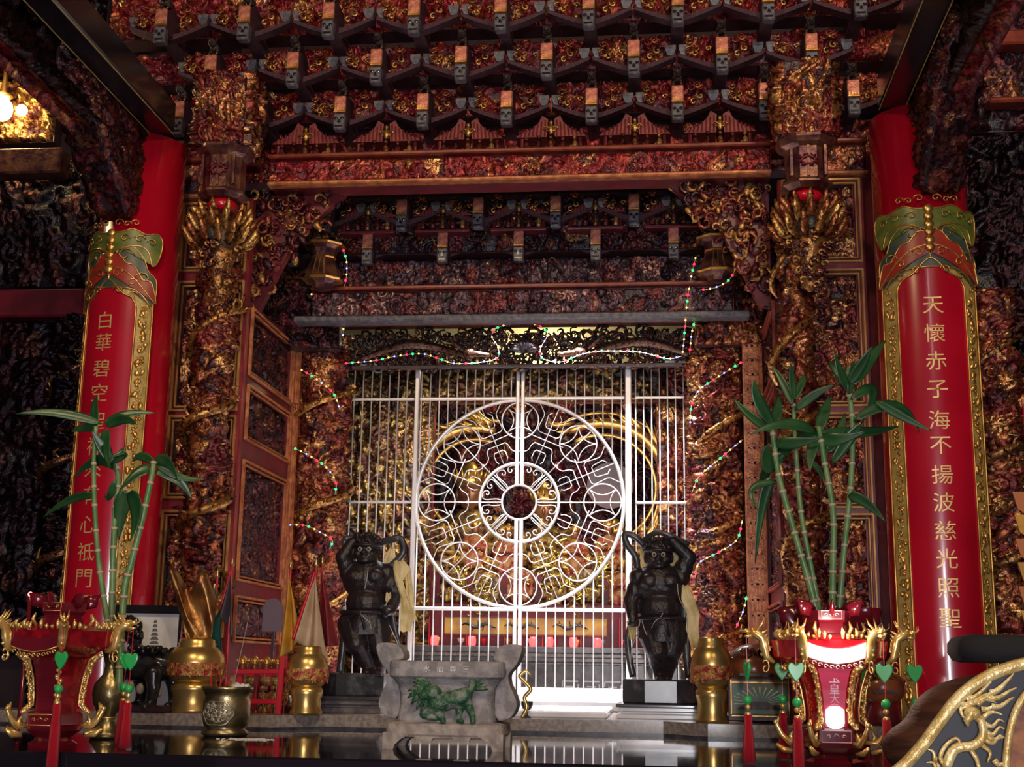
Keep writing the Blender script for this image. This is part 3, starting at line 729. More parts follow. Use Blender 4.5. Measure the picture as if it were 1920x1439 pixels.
# ---------------------------------------------------------------- hanging posts
def hanging_post(px, Y, ys, seed, side):
    z = [P(px, y, Y).z for y in ys]   # figures top, figures bottom, box bottom, ring bottom, basket bottom, tip
    X = P(px, ys[2], Y).x
    t = thing('hanging_post', 'carved hanging post with lotus basket, before the %s door leaf' % side, 'carving', (X, Y, z[5]))
    o = z[5]; q = [k-o for k in z]
    m = MB(); Wd = .23
    for sgn, (a, u) in enumerate((((-Wd/2, -.09, q[1]), (1, 0, 0)), ((Wd/2, -.09, q[1]), (0, 1, 0)), ((-Wd/2, .10, q[1]), (0, -1, 0)))):
        carve(m, a, u, (0, 0, 1), Wd if sgn == 0 else .19, q[0]-q[1], seed+sgn, 'warm', .005, size=.075, amp=.06, dens=3.2, kinds='ffps')
    m.build('figure_group', M['carved'], t, True)
    MB().box((0, 0, (q[0]+q[1])/2), (Wd, .17, q[0]-q[1])).build('block', M['dark'], t)
    m = MB(); h = q[1]-q[2]
    m.lathe([(.09, q[2]), (.12, q[2]+.02), (.12, q[2]+.03), (.10, q[2]+.045), (.10, q[1]-.05), (.125, q[1]-.035), (.14, q[1]-.015), (.14, q[1])], seg=8, M3=rotm(0, 0, PI/8))
    for k in (-1, 0, 1): m.box((k*.075, -.094, (q[1]+q[2])/2), (.012, .012, h*.6))
    m.build('neck_box', M['carvedplain'], t)
    m = MB()
    for k in range(8): a = k*.8; m.tube([(.05*math.cos(a), -.102, (q[1]+q[2])/2+.03*math.sin(a)), (.05*math.cos(a+2), -.104, (q[1]+q[2])/2+.03*math.sin(a+2))], .004, 5)
    m.build('neck_lattice', M['lacq2'], t, True)
    MB().lathe([(.06, q[3]), (.075, (q[3]+q[2])/2), (.06, q[2])], seg=24).build('red_ring', M['lacq'], t, True)
    m = MB(); rd = random.Random(seed)
    Rb = .13; hb = q[3]-q[4]
    for ring, (zz, r0, n, L) in enumerate(((q[3]-.01, .05, 12, .11), (q[3]-.06, .07, 14, .12), (q[3]-.12, .085, 14, .11))):
        for k in range(n):
            a = 2*PI*(k+.5*ring)/n; c, s_ = math.cos(a), math.sin(a); m.cur = (*rd.choice([(.78, .46, .14), (.62, .30, .09), (.45, .16, .06)]), .8)
            m.tube([(c*r0, s_*r0, zz-.06), (c*(r0+.05), s_*(r0+.05), zz-.035), (c*(r0+.085), s_*(r0+.085), zz+.01), (c*(r0+.095), s_*(r0+.095), zz+.035)], [.012, .022, .017, .003], 6, flat=.45)
    m.cur = (.10, .05, .03, .4); m.lathe([(.03, q[4]), (.09, q[4]+.05), (.10, q[3]-.08), (.05, q[3])], seg=20)
    m.build('lotus_petals', M['carved'], t, True)
    m = MB(); m.cur = (.05, .05, .04, .2); m.ball((0, -.115, q[4]+hb*.42), (.032, .02, .032), 10, 8)
    for k in range(34):
        m.cur = (*rd.choice([(.45, .2, .07), (.2, .05, .04), (.09, .03, .04), (.6, .33, .1)]), .6)
        u = rd.random(); zz = q[5]+(q[4]+.06-q[5])*u; r = .03+.08*u; a = rd.uniform(-PI, 0)
        s0 = rd.uniform(.012, .026); m.tube([(math.cos(a)*r+s0*(1-i/9)*math.cos(i*.8), math.sin(a)*r, zz+s0*(1-i/9)*math.sin(i*.8)) for i in range(8)], .007, 5)
    m.cur = (.5, .25, .08, .7); m.lathe([(.01, q[5]), (.035, q[5]+.03), (.03, q[5]+.06), (.07, q[4]), (.09, q[4]+.04)], seg=16)
    m.build('hanging_flowers', M['carved'], t, True)
hanging_post(418, 5.72, (150, 285, 378, 398, 490, 555), 320, 'left')
hanging_post(1513, 5.72, (128, 268, 362, 382, 470, 548), 330, 'right')
# spandrels and small vases under the long beam
def spandrel(sx, label, xw, zt, w, h, seed):
    t = thing('carved_spandrel', label, 'carving', (xw, 6.15, zt)); m = MB(); rd = random.Random(seed)
    for k in range(150):
        u, v = rd.random(), rd.random()
        if u+v > 1.05: u, v = 1-u, 1-v
        x = sx*u*w; z = -v*h; s = rd.uniform(.02, .045); y = rd.uniform(-.07, .04)
        m.cur = (*rd.choice([(.5, .2, .07), (.62, .33, .1), (.3, .07, .04), (.14, .02, .03), (.07, .03, .04)]), .6)
        if k % 3: m.tube([(x+s*(1-i/10)*math.cos(i*.8+k), y, z+s*(1-i/10)*math.sin(i*.8+k)) for i in range(9)], [s*.26]*5+[s*.2, s*.15, s*.1, s*.05], 5)
        else: m.ball((x, y, z), (s*.5, s*.4, s*.9), 8, 6, rotm(0, rd.uniform(-1, 1), 0))
    m.build('scrollwork', M['carved'], t, True)
    MB().prism([(0, 0), (sx*w, 0), (sx*w*.5, -h*.35), (sx*w*.12, -h), (0, -h)], .0, .05).build('board', M['lacq2'], t)
xl = P(476, 345, 6.15).x; xr = P(1440, 330, 6.15).x
spandrel(1, 'carved gilt spandrel under the left end of the long red beam', xl, 2.33, .48, .62, 31)
spandrel(-1, 'carved gilt spandrel under the right end of the long red beam', xr, 2.33, .48, .62, 32)
def vase_pendant(px, Y, y0, y1, label):
    z0, z1 = P(px, y1, Y).z, P(px, y0, Y).z; h = z1-z0; X = P(px, (y0+y1)/2, Y).x
    t = thing('vase_pendant', label, 'carving', (X, Y, z0))
    MB().lathe([(.02, 0), (.05, .02*h), (.06, .12*h), (.10, .22*h), (.085, .45*h), (.06, .72*h), (.075, .9*h), (.11, h)], seg=8, M3=rotm(0, 0, PI/8)).build('vase_body', M['carvedplain'], t)
    m = MB()
    for r, z in ((.105, .22*h), (.062, .72*h), (.11, h)): m.lathe([(r, z-.008), (r+.008, z), (r, z+.008)], seg=8, M3=rotm(0, 0, PI/8))
    for k in range(3): m.tube([(-.03+k*.03, -.098+.0*k, .27*h), (-.02+k*.02, -.07, .66*h)], .004, 5)
    m.build('gilt_rims', M['gold'], t)
    m = MB(); rd = random.Random(int(px))
    for k in range(14):
        m.cur = (*rd.choice([(.55, .3, .09), (.3, .1, .05), (.2, .2, .2)]), .6); a = rd.uniform(-PI, 0)
        m.tube([(math.cos(a)*.07+.02*math.cos(i), math.sin(a)*.07, h+.02+.03*i*rd.uniform(.3, .8)) for i in range(5)], [.012, .011, .01, .008, .003], 5)
    m.build('carved_flowers', M['carved'], t, True)
vase_pendant(606, 6.5, 462, 545, 'small gilt-rimmed vase pendant above the left jamb')
vase_pendant(1345, 6.5, 450, 530, 'small gilt-rimmed vase pendant above the right jamb')
# carved filling above the jambs, between hanging posts and lower brackets
for px0, px1, sd, nm in ((478, 640, 341, 'left'), (1300, 1440, 342, 'right')):
    x0, x1 = P(px0, 450, 6.75).x, P(px1, 450, 6.75).x
    t = thing('carved_corner_panel', 'dim carved corner panel above the %s jamb, behind the vase pendant' % nm, 'carving', ((x0+x1)/2, 6.78, 1.68))
    m = MB(); carve(m, (-(x1-x0)/2, 0, 0), (1, 0, 0), (0, 0, 1), x1-x0, .78, sd, 'dark' if nm == 'left' else 'warm', .006, size=.07, amp=.07, dens=2.4, kinds='spcfb'); m.build('relief', M['carved'], t, True)
    MB().box((0, .05, .39), (x1-x0, .06, .78)).build('board', M['dark'], t)

# ---------------------------------------------------------------- pierced lintel over the grille
t = thing('pierced_lintel', 'openwork carved lintel of dragons and clouds, lit from behind, over the grille', 'carving', (XC, 7.0, 1.62))
m = MB(); rd = random.Random(77)
for k in range(560):
    x = rd.uniform(-1.0, 1.0); z = rd.uniform(.0, .20); s = rd.uniform(.018, .05); ph = rd.uniform(0, 6)
    m.cur = (*rd.choice([(.16, .07, .045), (.07, .04, .05), (.3, .14, .06), (.10, .09, .09)]), .5)
    m.tube([(x+s*(1-i/10)*math.cos(i*.8+ph), rd.uniform(-.02, .02), z+s*(1-i/10)*math.sin(i*.8+ph)) for i in range(9)], [s*.2]*5+[s*.17, s*.13, s*.1, s*.05], 5)
m.cur = (.10, .08, .09, .4)
for k in range(9):   # lotus in the middle
    a = PI*k/8; m.tube([(-.0, -.05, .07), (.05*math.cos(a), -.07, .08+.03*math.sin(a)), (.09*math.cos(a), -.06, .08+.07*math.sin(a))], [.012, .02, .003], 6)
m.build('cloud_scrolls', M['carved'], t, True)
for s in (-1, 1):
    m = MB(); m.cur = (.15, .07, .045, .5)
    m.tube([(s*(.95-.06*k), -.03+.015*math.sin(k), .03+.09*abs(math.sin(k*.28))) for k in range(12)], [.012+.016*math.sin(PI*k/11) for k in range(12)], 8)
    m.ball((s*.30, -.06, .06), (.045, .035, .032), 10, 8); m.cap((s*.27, -.07, .055), (s*.20, -.08, .045), .022, .014, 8)
    for k in range(5): m.tube([(s*.32, -.05, .07), (s*(.38+.01*k), -.05, .10+.012*k), (s*(.42+.02*k), -.05, .11+.02*k-.01)], [.008, .006, .002], 5)
    m.build('dragon', M['carved'], t, True)
m = MB(); m.box((0, .0, -.002), (2.0, .04, .022), bev=.004); m.build('lower_strip', M['dark'], t)
# side pieces of the lintel
# ================================================================ the white grille
GY = 7.1
gz = lambda y, px=975: P(px, y, GY).z
GX = -.735; ZC = .877; RO = .572
ZB, ZT = -.155, 1.66
Zlow, Zmid, Ztop = .298, .877, 1.458
XL, XG0, XG1, XR = -1.735, GX-.575, GX+.580, .205
def bars(t, xs, cuts=None, z0=ZB, z1=ZT, r=.0042):
    for x in xs:
        segs = [(z0, z1)]
        if cuts:
            d = x-GX
            if abs(d) < RO: q = math.sqrt(RO*RO-d*d); segs = [(z0, ZC-q), (ZC+q, z1)]
        for a, b in segs: MB().tube([(x, GY, a), (x, GY, b)], r, 6).build('bar', M['steel'], t, True, world=True)
def side_panel(label, x0, x1, n, post):
    t = thing('grille_side_panel', label, 'grille', ((x0+x1)/2, GY, ZB))
    for z in (ZB+.01, Zlow, Zmid, Ztop, ZT): MB().box(((x0+x1)/2, GY, z), (x1-x0, .018, .014), bev=.003).build('rail', M['steel'], t, world=True)
    bars(t, [x0+.004+(x1-x0)*(i)/(n) for i in range(n+ (0 if post else 0))])
side_panel('narrow barred side panel of the white grille, behind the left guardian', XL, XG0-.022, 8, 0)
side_panel('narrow barred side panel of the white grille, behind the right guardian', XG1+.055, XR, 7, 0)
for x, lab, w in ((XG0-.008, 'white square post left of the wheel in the grille', .024), (XG1+.018, 'white square post right of the wheel in the grille', .034)):
    tag(MB().box((0, 0, (ZT-ZB)/2), (w, .04, ZT-ZB), bev=.004).build('grille_post', M['steel'], loc=(x, GY, ZB)), lab, 'post', 'posts of the white grille')
def arc(c, r, a0, a1, n=16, ry=None):
    ry = ry or r
    return [(c[0]+r*math.cos(a0+(a1-a0)*i/n), GY, c[1]+ry*math.sin(a0+(a1-a0)*i/n)) for i in range(n+1)]
def pol(r, a): return (GX+r*math.cos(a), ZC+r*math.sin(a))
def local(a, pts):    # pts (radial, tangential)
    return [(GX+r*math.cos(a)-q*math.sin(a), GY, ZC+r*math.sin(a)+q*math.cos(a)) for r, q in pts]
def leaf(sx):
    t = thing('grille_gate_leaf', '%s leaf of the white grille gate carrying half of the round wheel' % ('left' if sx < 0 else 'right'), 'gate', (GX+sx*.29, GY, ZB), 'leaves of the white grille gate')
    x0, x1 = (XG0+.006, GX-.003) if sx < 0 else (GX+.003, XG1-.001)
    st = x1-.011 if sx < 0 else x0+.011
    for za, zb_ in ((ZB, ZC-.09), (ZC+.09, ZT)): MB().box((st, GY, (za+zb_)/2), (.020, .03, zb_-za), bev=.004).build('meeting_stile', M['steel'], t, world=True)
    for z, h in ((ZB+.02, .05), (Zlow, .020), (Ztop, .018)): MB().box(((x0+x1)/2, GY, z), (x1-x0-.003, .022, h), bev=.004).build('rail', M['steel'], t, world=True)
    n = 10
    bars(t, [GX+sx*(.022+.0508*(i+.6)) for i in range(n+1)], True)
    a0, a1 = (PI/2, 1.5*PI) if sx < 0 else (-PI/2, PI/2)
    MB().tube(arc((GX, ZC), RO, a0, a1, 60), .0105, 8).build('outer_ring', M['steel'], t, True, world=True)
    MB().tube(arc((GX, ZC), .218, a0, a1, 40), .0085, 8).build('inner_ring', M['steel'], t, True, world=True)
    MB().tube(arc((GX, ZC), .095, a0, a1, 30), .0065, 8).build('hub_ring', M['steel'], t, True, world=True)
    MB().tube([(GX+sx*.095, GY, ZC), (GX+sx*RO, GY, ZC)], .0042, 6).build('spoke', M['steel'], t, True, world=True)
    for k in (-1, 1):
        a = (0 if sx > 0 else PI)+k*PI/4
        for q in (-.008, .008): MB().tube(local(a, [(.095, q), (.218, q)]), .0034, 5).build('spoke', M['steel'], t, True, world=True)
        MB().tube(local(a, [(.218, 0), (RO-.02, 0)]), .0034, 5).build('spoke', M['steel'], t, True, world=True)
    # coins: a ring holding a four-pointed star of arcs, shared along the stile
    for k in range(-2, 3):
        a = (0 if sx > 0 else PI)+k*PI/4
        cx, cz = pol(.457, a); m = MB(); r = .102
        half = abs(k) == 2
        if half:
            b0 = -PI/2 if sx > 0 else PI/2
            m.tube(arc((cx, cz), r, b0, b0+PI, 24), .0042, 6)
            # horizontal-diagonal star halves
            for s in (-1, 1): 
                m.tube([(cx+sx*u, GY, cz+s*(r*.36+ (u/(r*.72))**2*r*.34)) for u in np.linspace(.0, r*.71, 7)], .0032, 5)
            m.tube([(cx+sx*(r*.36+(u/(r*.7))**2*r*.34), GY, cz+u) for u in np.linspace(-r*.70, r*.70, 11)], .0032, 5)
        else:
            m.tube(arc((cx, cz), r, 0, 2*PI, 32)[:-1], .0042, 6, True)
            off = 0 if abs(k) == 1 else PI/4
            for j in range(4):
                a1_ = off+j*PI/2; a2_ = a1_+PI/2
                p1 = Vector((cx+r*math.cos(a1_), GY, cz+r*math.sin(a1_))); p2 = Vector((cx+r*math.cos(a2_), GY, cz+r*math.sin(a2_)))
                mid = (p1+p2)/2; cc = Vector((cx, GY, cz)); ctl = mid+(cc-mid)*.85
                m.tube([p1*(1-u)**2+ctl*2*u*(1-u)+p2*u*u for u in np.linspace(0, 1, 9)], .0032, 5)
        m.build('coin_ornament', M['steel'], t, True, world=True)
    # fret between coins
    for k in (-1.5, -.5, .5, 1.5):
        a = (0 if sx > 0 else PI)+k*PI/4; m = MB(); R1 = .0028
        m.tube(local(a, [(.218, 0), (RO, 0)]), R1, 5)
        m.tube(local(a, [(.372, -.105), (.372, .105)]), R1, 5)
        w1, w2 = .062, .034
        # outer pair opens outward, inner pair opens inward
        m.tube(local(a, bez_([(RO-.018, -.112), (.53, -.085), (.50, -w1), (.425, -w1-.004), (.405, -w1+.012)]) + [(.405, w1-.012)] + bez_([(.405, w1-.012), (.425, w1+.004), (.50, w1), (.53, .085), (RO-.018, .112)])), R1, 5)
        m.tube(local(a, [(.53, -.020), (.51, -w2-.006), (.452, -w2), (.440, -w2+.010), (.440, w2-.010), (.452, w2), (.51, w2+.006), (.53, .020)]), R1, 5)
        m.tube(local(a, bez_([(.265, -.118), (.262, -.10), (.285, -.07), (.32, -w1), (.338, -w1+.012)]) + [(.340, w1-.012)] + bez_([(.338, w1-.012), (.32, w1), (.285, .07), (.262, .10), (.265, .118)])), R1, 5)
        m.tube(local(a, [(.240, -.024), (.255, -w2), (.292, -w2), (.303, -w2+.010), (.303, w2-.010), (.292, w2), (.255, w2), (.240, .024)]), R1, 5)
        m.build('fret_ornament', M['steel'], t, True, world=True)
    # heart scrolls between hub and inner ring
    for k in (-1.5, -.5, .5, 1.5):
        a = (0 if sx > 0 else PI)+k*PI/4; m = MB()
        for s in (-1, 1):
            pts = [(.100, s*.026), (.13, s*.034), (.165, s*.052), (.190, s*.058), (.202, s*.045), (.203, s*.022), (.192, s*.010), (.178, s*.010), (.172, s*.020), (.178, s*.029), (.187, s*.027)]
            m.tube(local(a, [(q.x, q.y) for q in bez([(u, v, 0) for u, v in pts], 4)]), .0029, 5)
        m.build('heart_scroll', M['steel'], t, True, world=True)
    return t
def bez_(p): return [(q.x, q.y) for q in bez([(a, b, 0) for a, b in p], 4)]
leaf(-1); leaf(1)

# ================================================================ platform, steps, ledge
LZ = -.207
t = thing('white_marble_step', 'glossy white marble step the grille stands on', 'step', (XC, 6.7, LZ))
for (x0, x1, y0, y1, z0, z1) in ((-1.80, .26, 6.35, 7.25, LZ, -.157), (-1.04, -.20, 5.50, 6.35, LZ, -.180)):
    MB().box(((x0+x1)/2-XC, (y0+y1)/2-6.7, (z0+z1)/2-LZ), (x1-x0, y1-y0, z1-z0), bev=.006).build('tread', M['white_marble'], t)
t = thing('stone_ledge', 'long grey polished stone ledge with a stepped front edge behind the black table', 'ledge', (XC, 5.6, -1.45))
out = [(-4, 5.50), (-4, 5.25), (-1.52, 5.25), (-1.37, 5.42), (.03, 5.42), (.20, 5.25), (2.9, 5.25), (2.9, 5.50), (.96, 5.50), (.96, 7.3), (-2.20, 7.3), (-2.20, 5.50)]
def plan_prism(mb, poly, z0, z1):
    n = len(poly); v = [(x, y, z0) for x, y in poly]+[(x, y, z1) for x, y in poly]
    mb.add(v, [tuple(range(n))[::-1], tuple(range(n, 2*n))]+[(i, (i+1) % n, (i+1) % n+n, i+n) for i in range(n)])
def inset(poly, d): return [(x, y+(d if y < 5.45 else 0)) for x, y in poly]
for d, z0, z1, mm, nm in ((.0, LZ-.048, LZ, 'marble', 'ledge_top'), (.025, LZ-.07, LZ-.048, 'dmarble', 'ledge_moulding'), (.012, LZ-.095, LZ-.07, 'marble', 'ledge_moulding'), (.05, -1.45, LZ-.095, 'dark', 'ledge_base')):
    m = MB(); plan_prism(m, inset(out, d), z0, z1); m.build(nm, M[mm], t, world=True)
# ================================================================ the shrine behind the grille
def wall_relief(label, cat, x0, x1, z0, z1, Y, seed, pal, nrm='front', size=.08, amp=.06, dens=2.6, res=.008):
    t = thing('carved_wall_panel', label, cat, ((x0+x1)/2, Y, z0)); m = MB(); W = x1-x0; H = z1-z0
    if nrm == 'front': carve(m, (-W/2, 0, 0), (1, 0, 0), (0, 0, 1), W, H, seed, pal, res, size=size, amp=amp, dens=dens)
    m.build('relief', M['carved'], t, True); MB().box((0, .045, H/2), (W, .06, H)).build('board', M['lacq2'], t); return t
wall_relief('tall gilt carved wall seen through the left side panel of the grille', 'carving', -1.95, -1.33, -.15, 1.9, 7.75, 400, 'olive', size=.07)
wall_relief('tall gilt carved wall seen through the right side panel of the grille', 'carving', .02, .62, -.2, 2.0, 8.0, 401, 'warm', size=.07)
wall_relief('grey-olive carved band across the top of the shrine', 'carving', -1.35, .05, 1.60, 1.84, 7.9, 402, 'olive', size=.07, amp=.05)
wall_relief('dark carved back screen of the shrine', 'carving', -1.6, .4, -.1, 1.80, 8.9, 403, 'dark', size=.12, amp=.08, dens=2.2)
M['mauve'] = mat('mauve_painted_panel', (.05, .025, .035), rough=.5, col2=(.10, .04, .05), scale=3)
# large gilt arched aureole on the right and curling beams
def aureole(label, cx, cz, Y, R, a0, a1, seed, r=.035):
    t = thing('gilt_aureole', label, 'carving', (cx, Y, cz)); m = MB(); n = 40; rd = random.Random(seed)
    A = [a0+(a1-a0)*i/n for i in range(n+1)]
    m.tube([(R*math.cos(a), 0, R*math.sin(a)) for a in A], [r*(.35+.65*math.sin(PI*i/n)**.5)+.004 for i in range(n+1)], 10)
    m.tube([((R-.075)*math.cos(a), .02, (R-.075)*math.sin(a)) for a in A], .012, 8)
    m.tube([((R+.07)*math.cos(a), .02, (R+.07)*math.sin(a)) for a in A], .010, 8); m.build('ring', M['gold'], t, True)
    m = MB()
    for k in range(26):
        a = rd.uniform(a0, a1); q = R+rd.uniform(-.03, .06); L = rd.uniform(.05, .12)
        m.tube([(q*math.cos(a+u*.3), -.03*u, q*math.sin(a+u*.3)+L*u*u) for u in (0, .3, .6, .8, 1)], [.014, .018, .014, .008, .002], 6)
    m.build('flames', M['gold'], t, True)
aureole('large gilt ring of flames at the upper right inside the shrine', -.33, 1.12, 8.3, .42, -1.0, 2.1, 11)
aureole('gilt ring of flames at the upper left inside the shrine', -1.17, 1.15, 8.4, .38, 1.2, 4.0, 12)
MB().lathe([(.001, -.01), (.15, -.01), (.15, .01), (.001, .01)], M3=rotm(PI/2, 0, 0), seg=40).build('mauve_disc', M['mauve'], bpy.data.objects['gilt_aureole'], loc=(.05, .12, .03))
# deities and dignitaries
def deity(label, loc, h, robe, seed, face=(.5, .22, .06), group=None, crown=True):
    t = thing('deity_statue', label, 'statue', loc, group); k = h; rd = random.Random(seed)
    m = MB(); m.lathe([(.30*k, 0), (.33*k, .06*k), (.27*k, .22*k), (.24*k, .36*k), (.17*k, .50*k), (.19*k, .60*k), (.10*k, .70*k), (.06*k, .74*k)], seg=20, M3=np.diag((1, .75, 1)))
    for s in (-1, 1):
        m.cap((s*.17*k, 0, .62*k), (s*.24*k, -.10*k, .42*k), .075*k, .08*k); m.cap((s*.24*k, -.10*k, .42*k), (s*.05*k, -.22*k, .45*k), .08*k, .05*k)
        m.tube([(s*.24*k, -.12*k, .42*k), (s*.26*k, -.16*k, .28*k), (s*.22*k, -.2*k, .12*k)], [.05*k, .05*k, .07*k], 8, flat=.5)
        m.cap((s*.14*k, -.16*k, .15*k), (s*.12*k, -.24*k, .02*k), .10*k, .07*k)
    m.build('robe', robe, t, True, mods=(('REMESH', dict(mode='VOXEL', voxel_size=.022*k, use_smooth_shade=True)),))
    m = MB(); m.ball((0, -.02*k, .83*k), (.085*k, .085*k, .11*k), 14, 10); m.ball((0, -.105*k, .82*k), (.016*k, .02*k, .03*k), 8, 6)
    for s in (-1, 1): m.ball((s*.09*k, 0, .83*k), (.015*k, .02*k, .035*k), 6, 5); m.ball((s*.035*k, -.095*k, .845*k), (.014*k, .01*k, .008*k), 6, 5)
    m.ball((0, -.22*k, .46*k), (.05*k, .035*k, .045*k), 10, 8); m.build('head', M['face'], t, True)
    if crown:
        m = MB(); m.lathe([(.095*k, .88*k), (.10*k, .93*k), (.07*k, 1.0*k), (.02*k, 1.06*k)], seg=14)
        for q in range(9): a = PI+PI*q/8; m.tube([(.1*k*math.cos(a), .08*k*math.sin(a), .92*k), (.13*k*math.cos(a), .11*k*math.sin(a), 1.0*k)], [.016*k, .004*k], 5)
        m.build('crown', M['gold'], t, True)
    m = MB()
    for q in range(26):
        a = rd.uniform(PI*1.1, PI*1.9); z = rd.uniform(.08, .6)*k; r = (.33-.28*(z/k)**1.2)*k+.05*k
        s0 = rd.uniform(.012, .03)*k*1.2; m.tube([(math.cos(a)*r+s0*(1-i/9)*math.cos(i*.8), math.sin(a)*r*.8-.03*k, z+s0*(1-i/9)*math.sin(i*.8)) for i in range(8)], .006*k*1.3, 5)
    m.build('gilt_trim', M['gold'], t, True)
M['face'] = mat('gilt_skin', (.40, .17, .07), .5, .35, col2=(.14, .04, .03), scale=12)
M['robe_gold'] = mat('gold_brocade', (.36, .22, .05), .6, .4, col2=(.07, .02, .02), scale=22, bump=.5)
M['robe_red'] = mat('red_brocade', (.26, .02, .02), .2, .45, col2=(.30, .15, .04), scale=26, bump=.5)
M['robe_dark'] = mat('dark_brocade', (.05, .035, .04), .2, .5, col2=(.35, .2, .06), scale=30, bump=.5)
M['tinsel'] = mat('gold_tinsel', (.80, .60, .14), .9, .25, col2=(.45, .30, .05), scale=60)
deity('largest gold-robed deity seated at the centre of the shrine, behind the hub', (-.72, 8.62, .30), .85, M['robe_gold'], 1)
deity('crowned gilt deity at the left of the shrine behind the wheel', (-1.22, 8.62, .30), .98, M['robe_gold'], 2)
deity('dark-robed deity at the right of the shrine', (-.25, 8.62, .30), .62, M['robe_dark'], 3)
GD = 'small deities in two ranks above the offering table'
nm = ['leftmost', 'second from left', 'third from left', 'fourth from left', 'fifth from left', 'sixth from left', 'seventh from left', 'rightmost']
for i in range(8):
    x = -1.42+i*.205
    deity('small %s robed deity, %s in the front rank' % (['red', 'gold', 'dark'][i % 3], nm[i]), (x, 7.95, .36+.02*(i % 2)), .27, M[['robe_red', 'robe_gold', 'robe_dark'][i % 3]], 20+i, group=GD, crown=True)
for i in range(7):
    x = -1.33+i*.21
    deity('small %s robed deity, %s in the back rank' % (['gold', 'red', 'red'][i % 3], (nm[:6]+['rightmost'])[i]), (x, 8.18, .56+.03*(i % 2)), .30, M[['robe_gold', 'robe_red', 'robe_red'][i % 3]], 40+i, group=GD)
# tiered stand
t = thing('tiered_stand', 'dark red tiered stand carrying the ranks of deities', 'stand', (XC, 8.3, -.2))
for (y0, y1, z) in ((7.86, 8.08, .36), (8.08, 8.30, .56), (8.32, 8.84, .30)):
    MB().box((0, (y0+y1)/2-8.3, (z+.2)/2), (1.7, y1-y0, z+.2), bev=.006).build('tier', M['lacq2'], t)
# tinsel garlands
rd = random.Random(5)
for i, (px, py, Y, n, w_, h_) in enumerate(((1035, 1060, 7.8, 150, .13, .20), (1085, 1110, 7.82, 110, .10, .14), (905, 1110, 7.8, 100, .10, .14), (1130, 1060, 7.85, 70, .06, .16), (865, 1075, 7.84, 60, .05, .10))):
    c = P(px, py, Y); m = MB()
    for k in range(n):
        p = Vector((rd.gauss(0, w_*.45), rd.gauss(0, .03), rd.gauss(0, h_*.45))); d = Vector((rd.gauss(0, 1), rd.gauss(0, 1), rd.gauss(0, 1))).normalized()*rd.uniform(.015, .05)
        m.tube([p, p+d*.5, p+d], [.003, .006, .001], 4, flat=.4)
    o = m.build('tinsel_flower', M['tinsel'], loc=c)
    tag(o, ['largest bunch of gold tinsel, under the inner ring to its right', 'bunch of gold tinsel at the lower right of the wheel', 'bunch of gold tinsel at the lower left of the wheel', 'thin spray of gold tinsel near the right edge of the wheel', 'thin spray of gold tinsel near the left edge of the wheel'][i], 'tinsel', 'bunches of gold tinsel in the shrine')
# yellow valance board with a dark dragon
c = P(985, 1175, 7.6)
M['yellow'] = mat('yellow_painted_board', (.62, .34, .06), rough=.5, col2=(.45, .2, .05), scale=12)
t = thing('yellow_altar_board', 'long yellow board with dark curling dragons across the offering table', 'board', (c.x, 7.6, c.z))
MB().box((0, 0, 0), (.94, .02, .105), bev=.004).build('board', M['yellow'], t)
for q in (-.06, .06): MB().box((0, -.012, q*.85), (.95, .012, .008)).build('edge', M['lacq2'], t)
for x in (-.27, -.02, .26):
    m = MB(); m.tube([(x-.10+.02*k, -.014, .012*math.sin(k*1.1)) for k in range(11)], [.003+.009*math.sin(PI*k/10) for k in range(11)], 6)
    for k in range(5): m.tube([(x-.06+.03*k, -.014, 0), (x-.065+.03*k, -.014, .03*(-1)**k)], .003, 5)
    m.build('painted_dragon', M['black'], t, True)
# altar table
t = thing('offering_table', 'grey marble offering table inside the shrine', 'table', (XC, 7.72, -.2))
zt = P(1000, 1213, 7.55).z+.2
for d, z0, z1, mm in ((0, zt-.035, zt, 'dmarble'), (.02, zt-.06, zt-.035, 'marble'), (.008, zt-.085, zt-.06, 'dmarble'), (.03, zt-.10, zt-.085, 'marble')):
    MB().box((0, d/2, (z0+z1)/2), (2.0, .34-d, z1-z0), bev=.004).build('moulding', M[mm], t)
MB().box((0, .03, (zt-.10)/2), (1.9, .28, zt-.10)).build('apron', M['dmarble'], t)
m = MB()
for sx in (-1, 1):
    for k in range(3):
        x = sx*(.22+k*.12)
        for a, b, c_, d_ in ((0, .05, .09, .008), (0, .02, .05, .008), (-.045, .035, .008, .03), (.045, .02, .008, .03), (0, -.005, .09, .008)):
            m.box((x+a, -.118, .07+b), (c_, .012, d_))
m.build('fret_inlay', M['white_marble'], t)
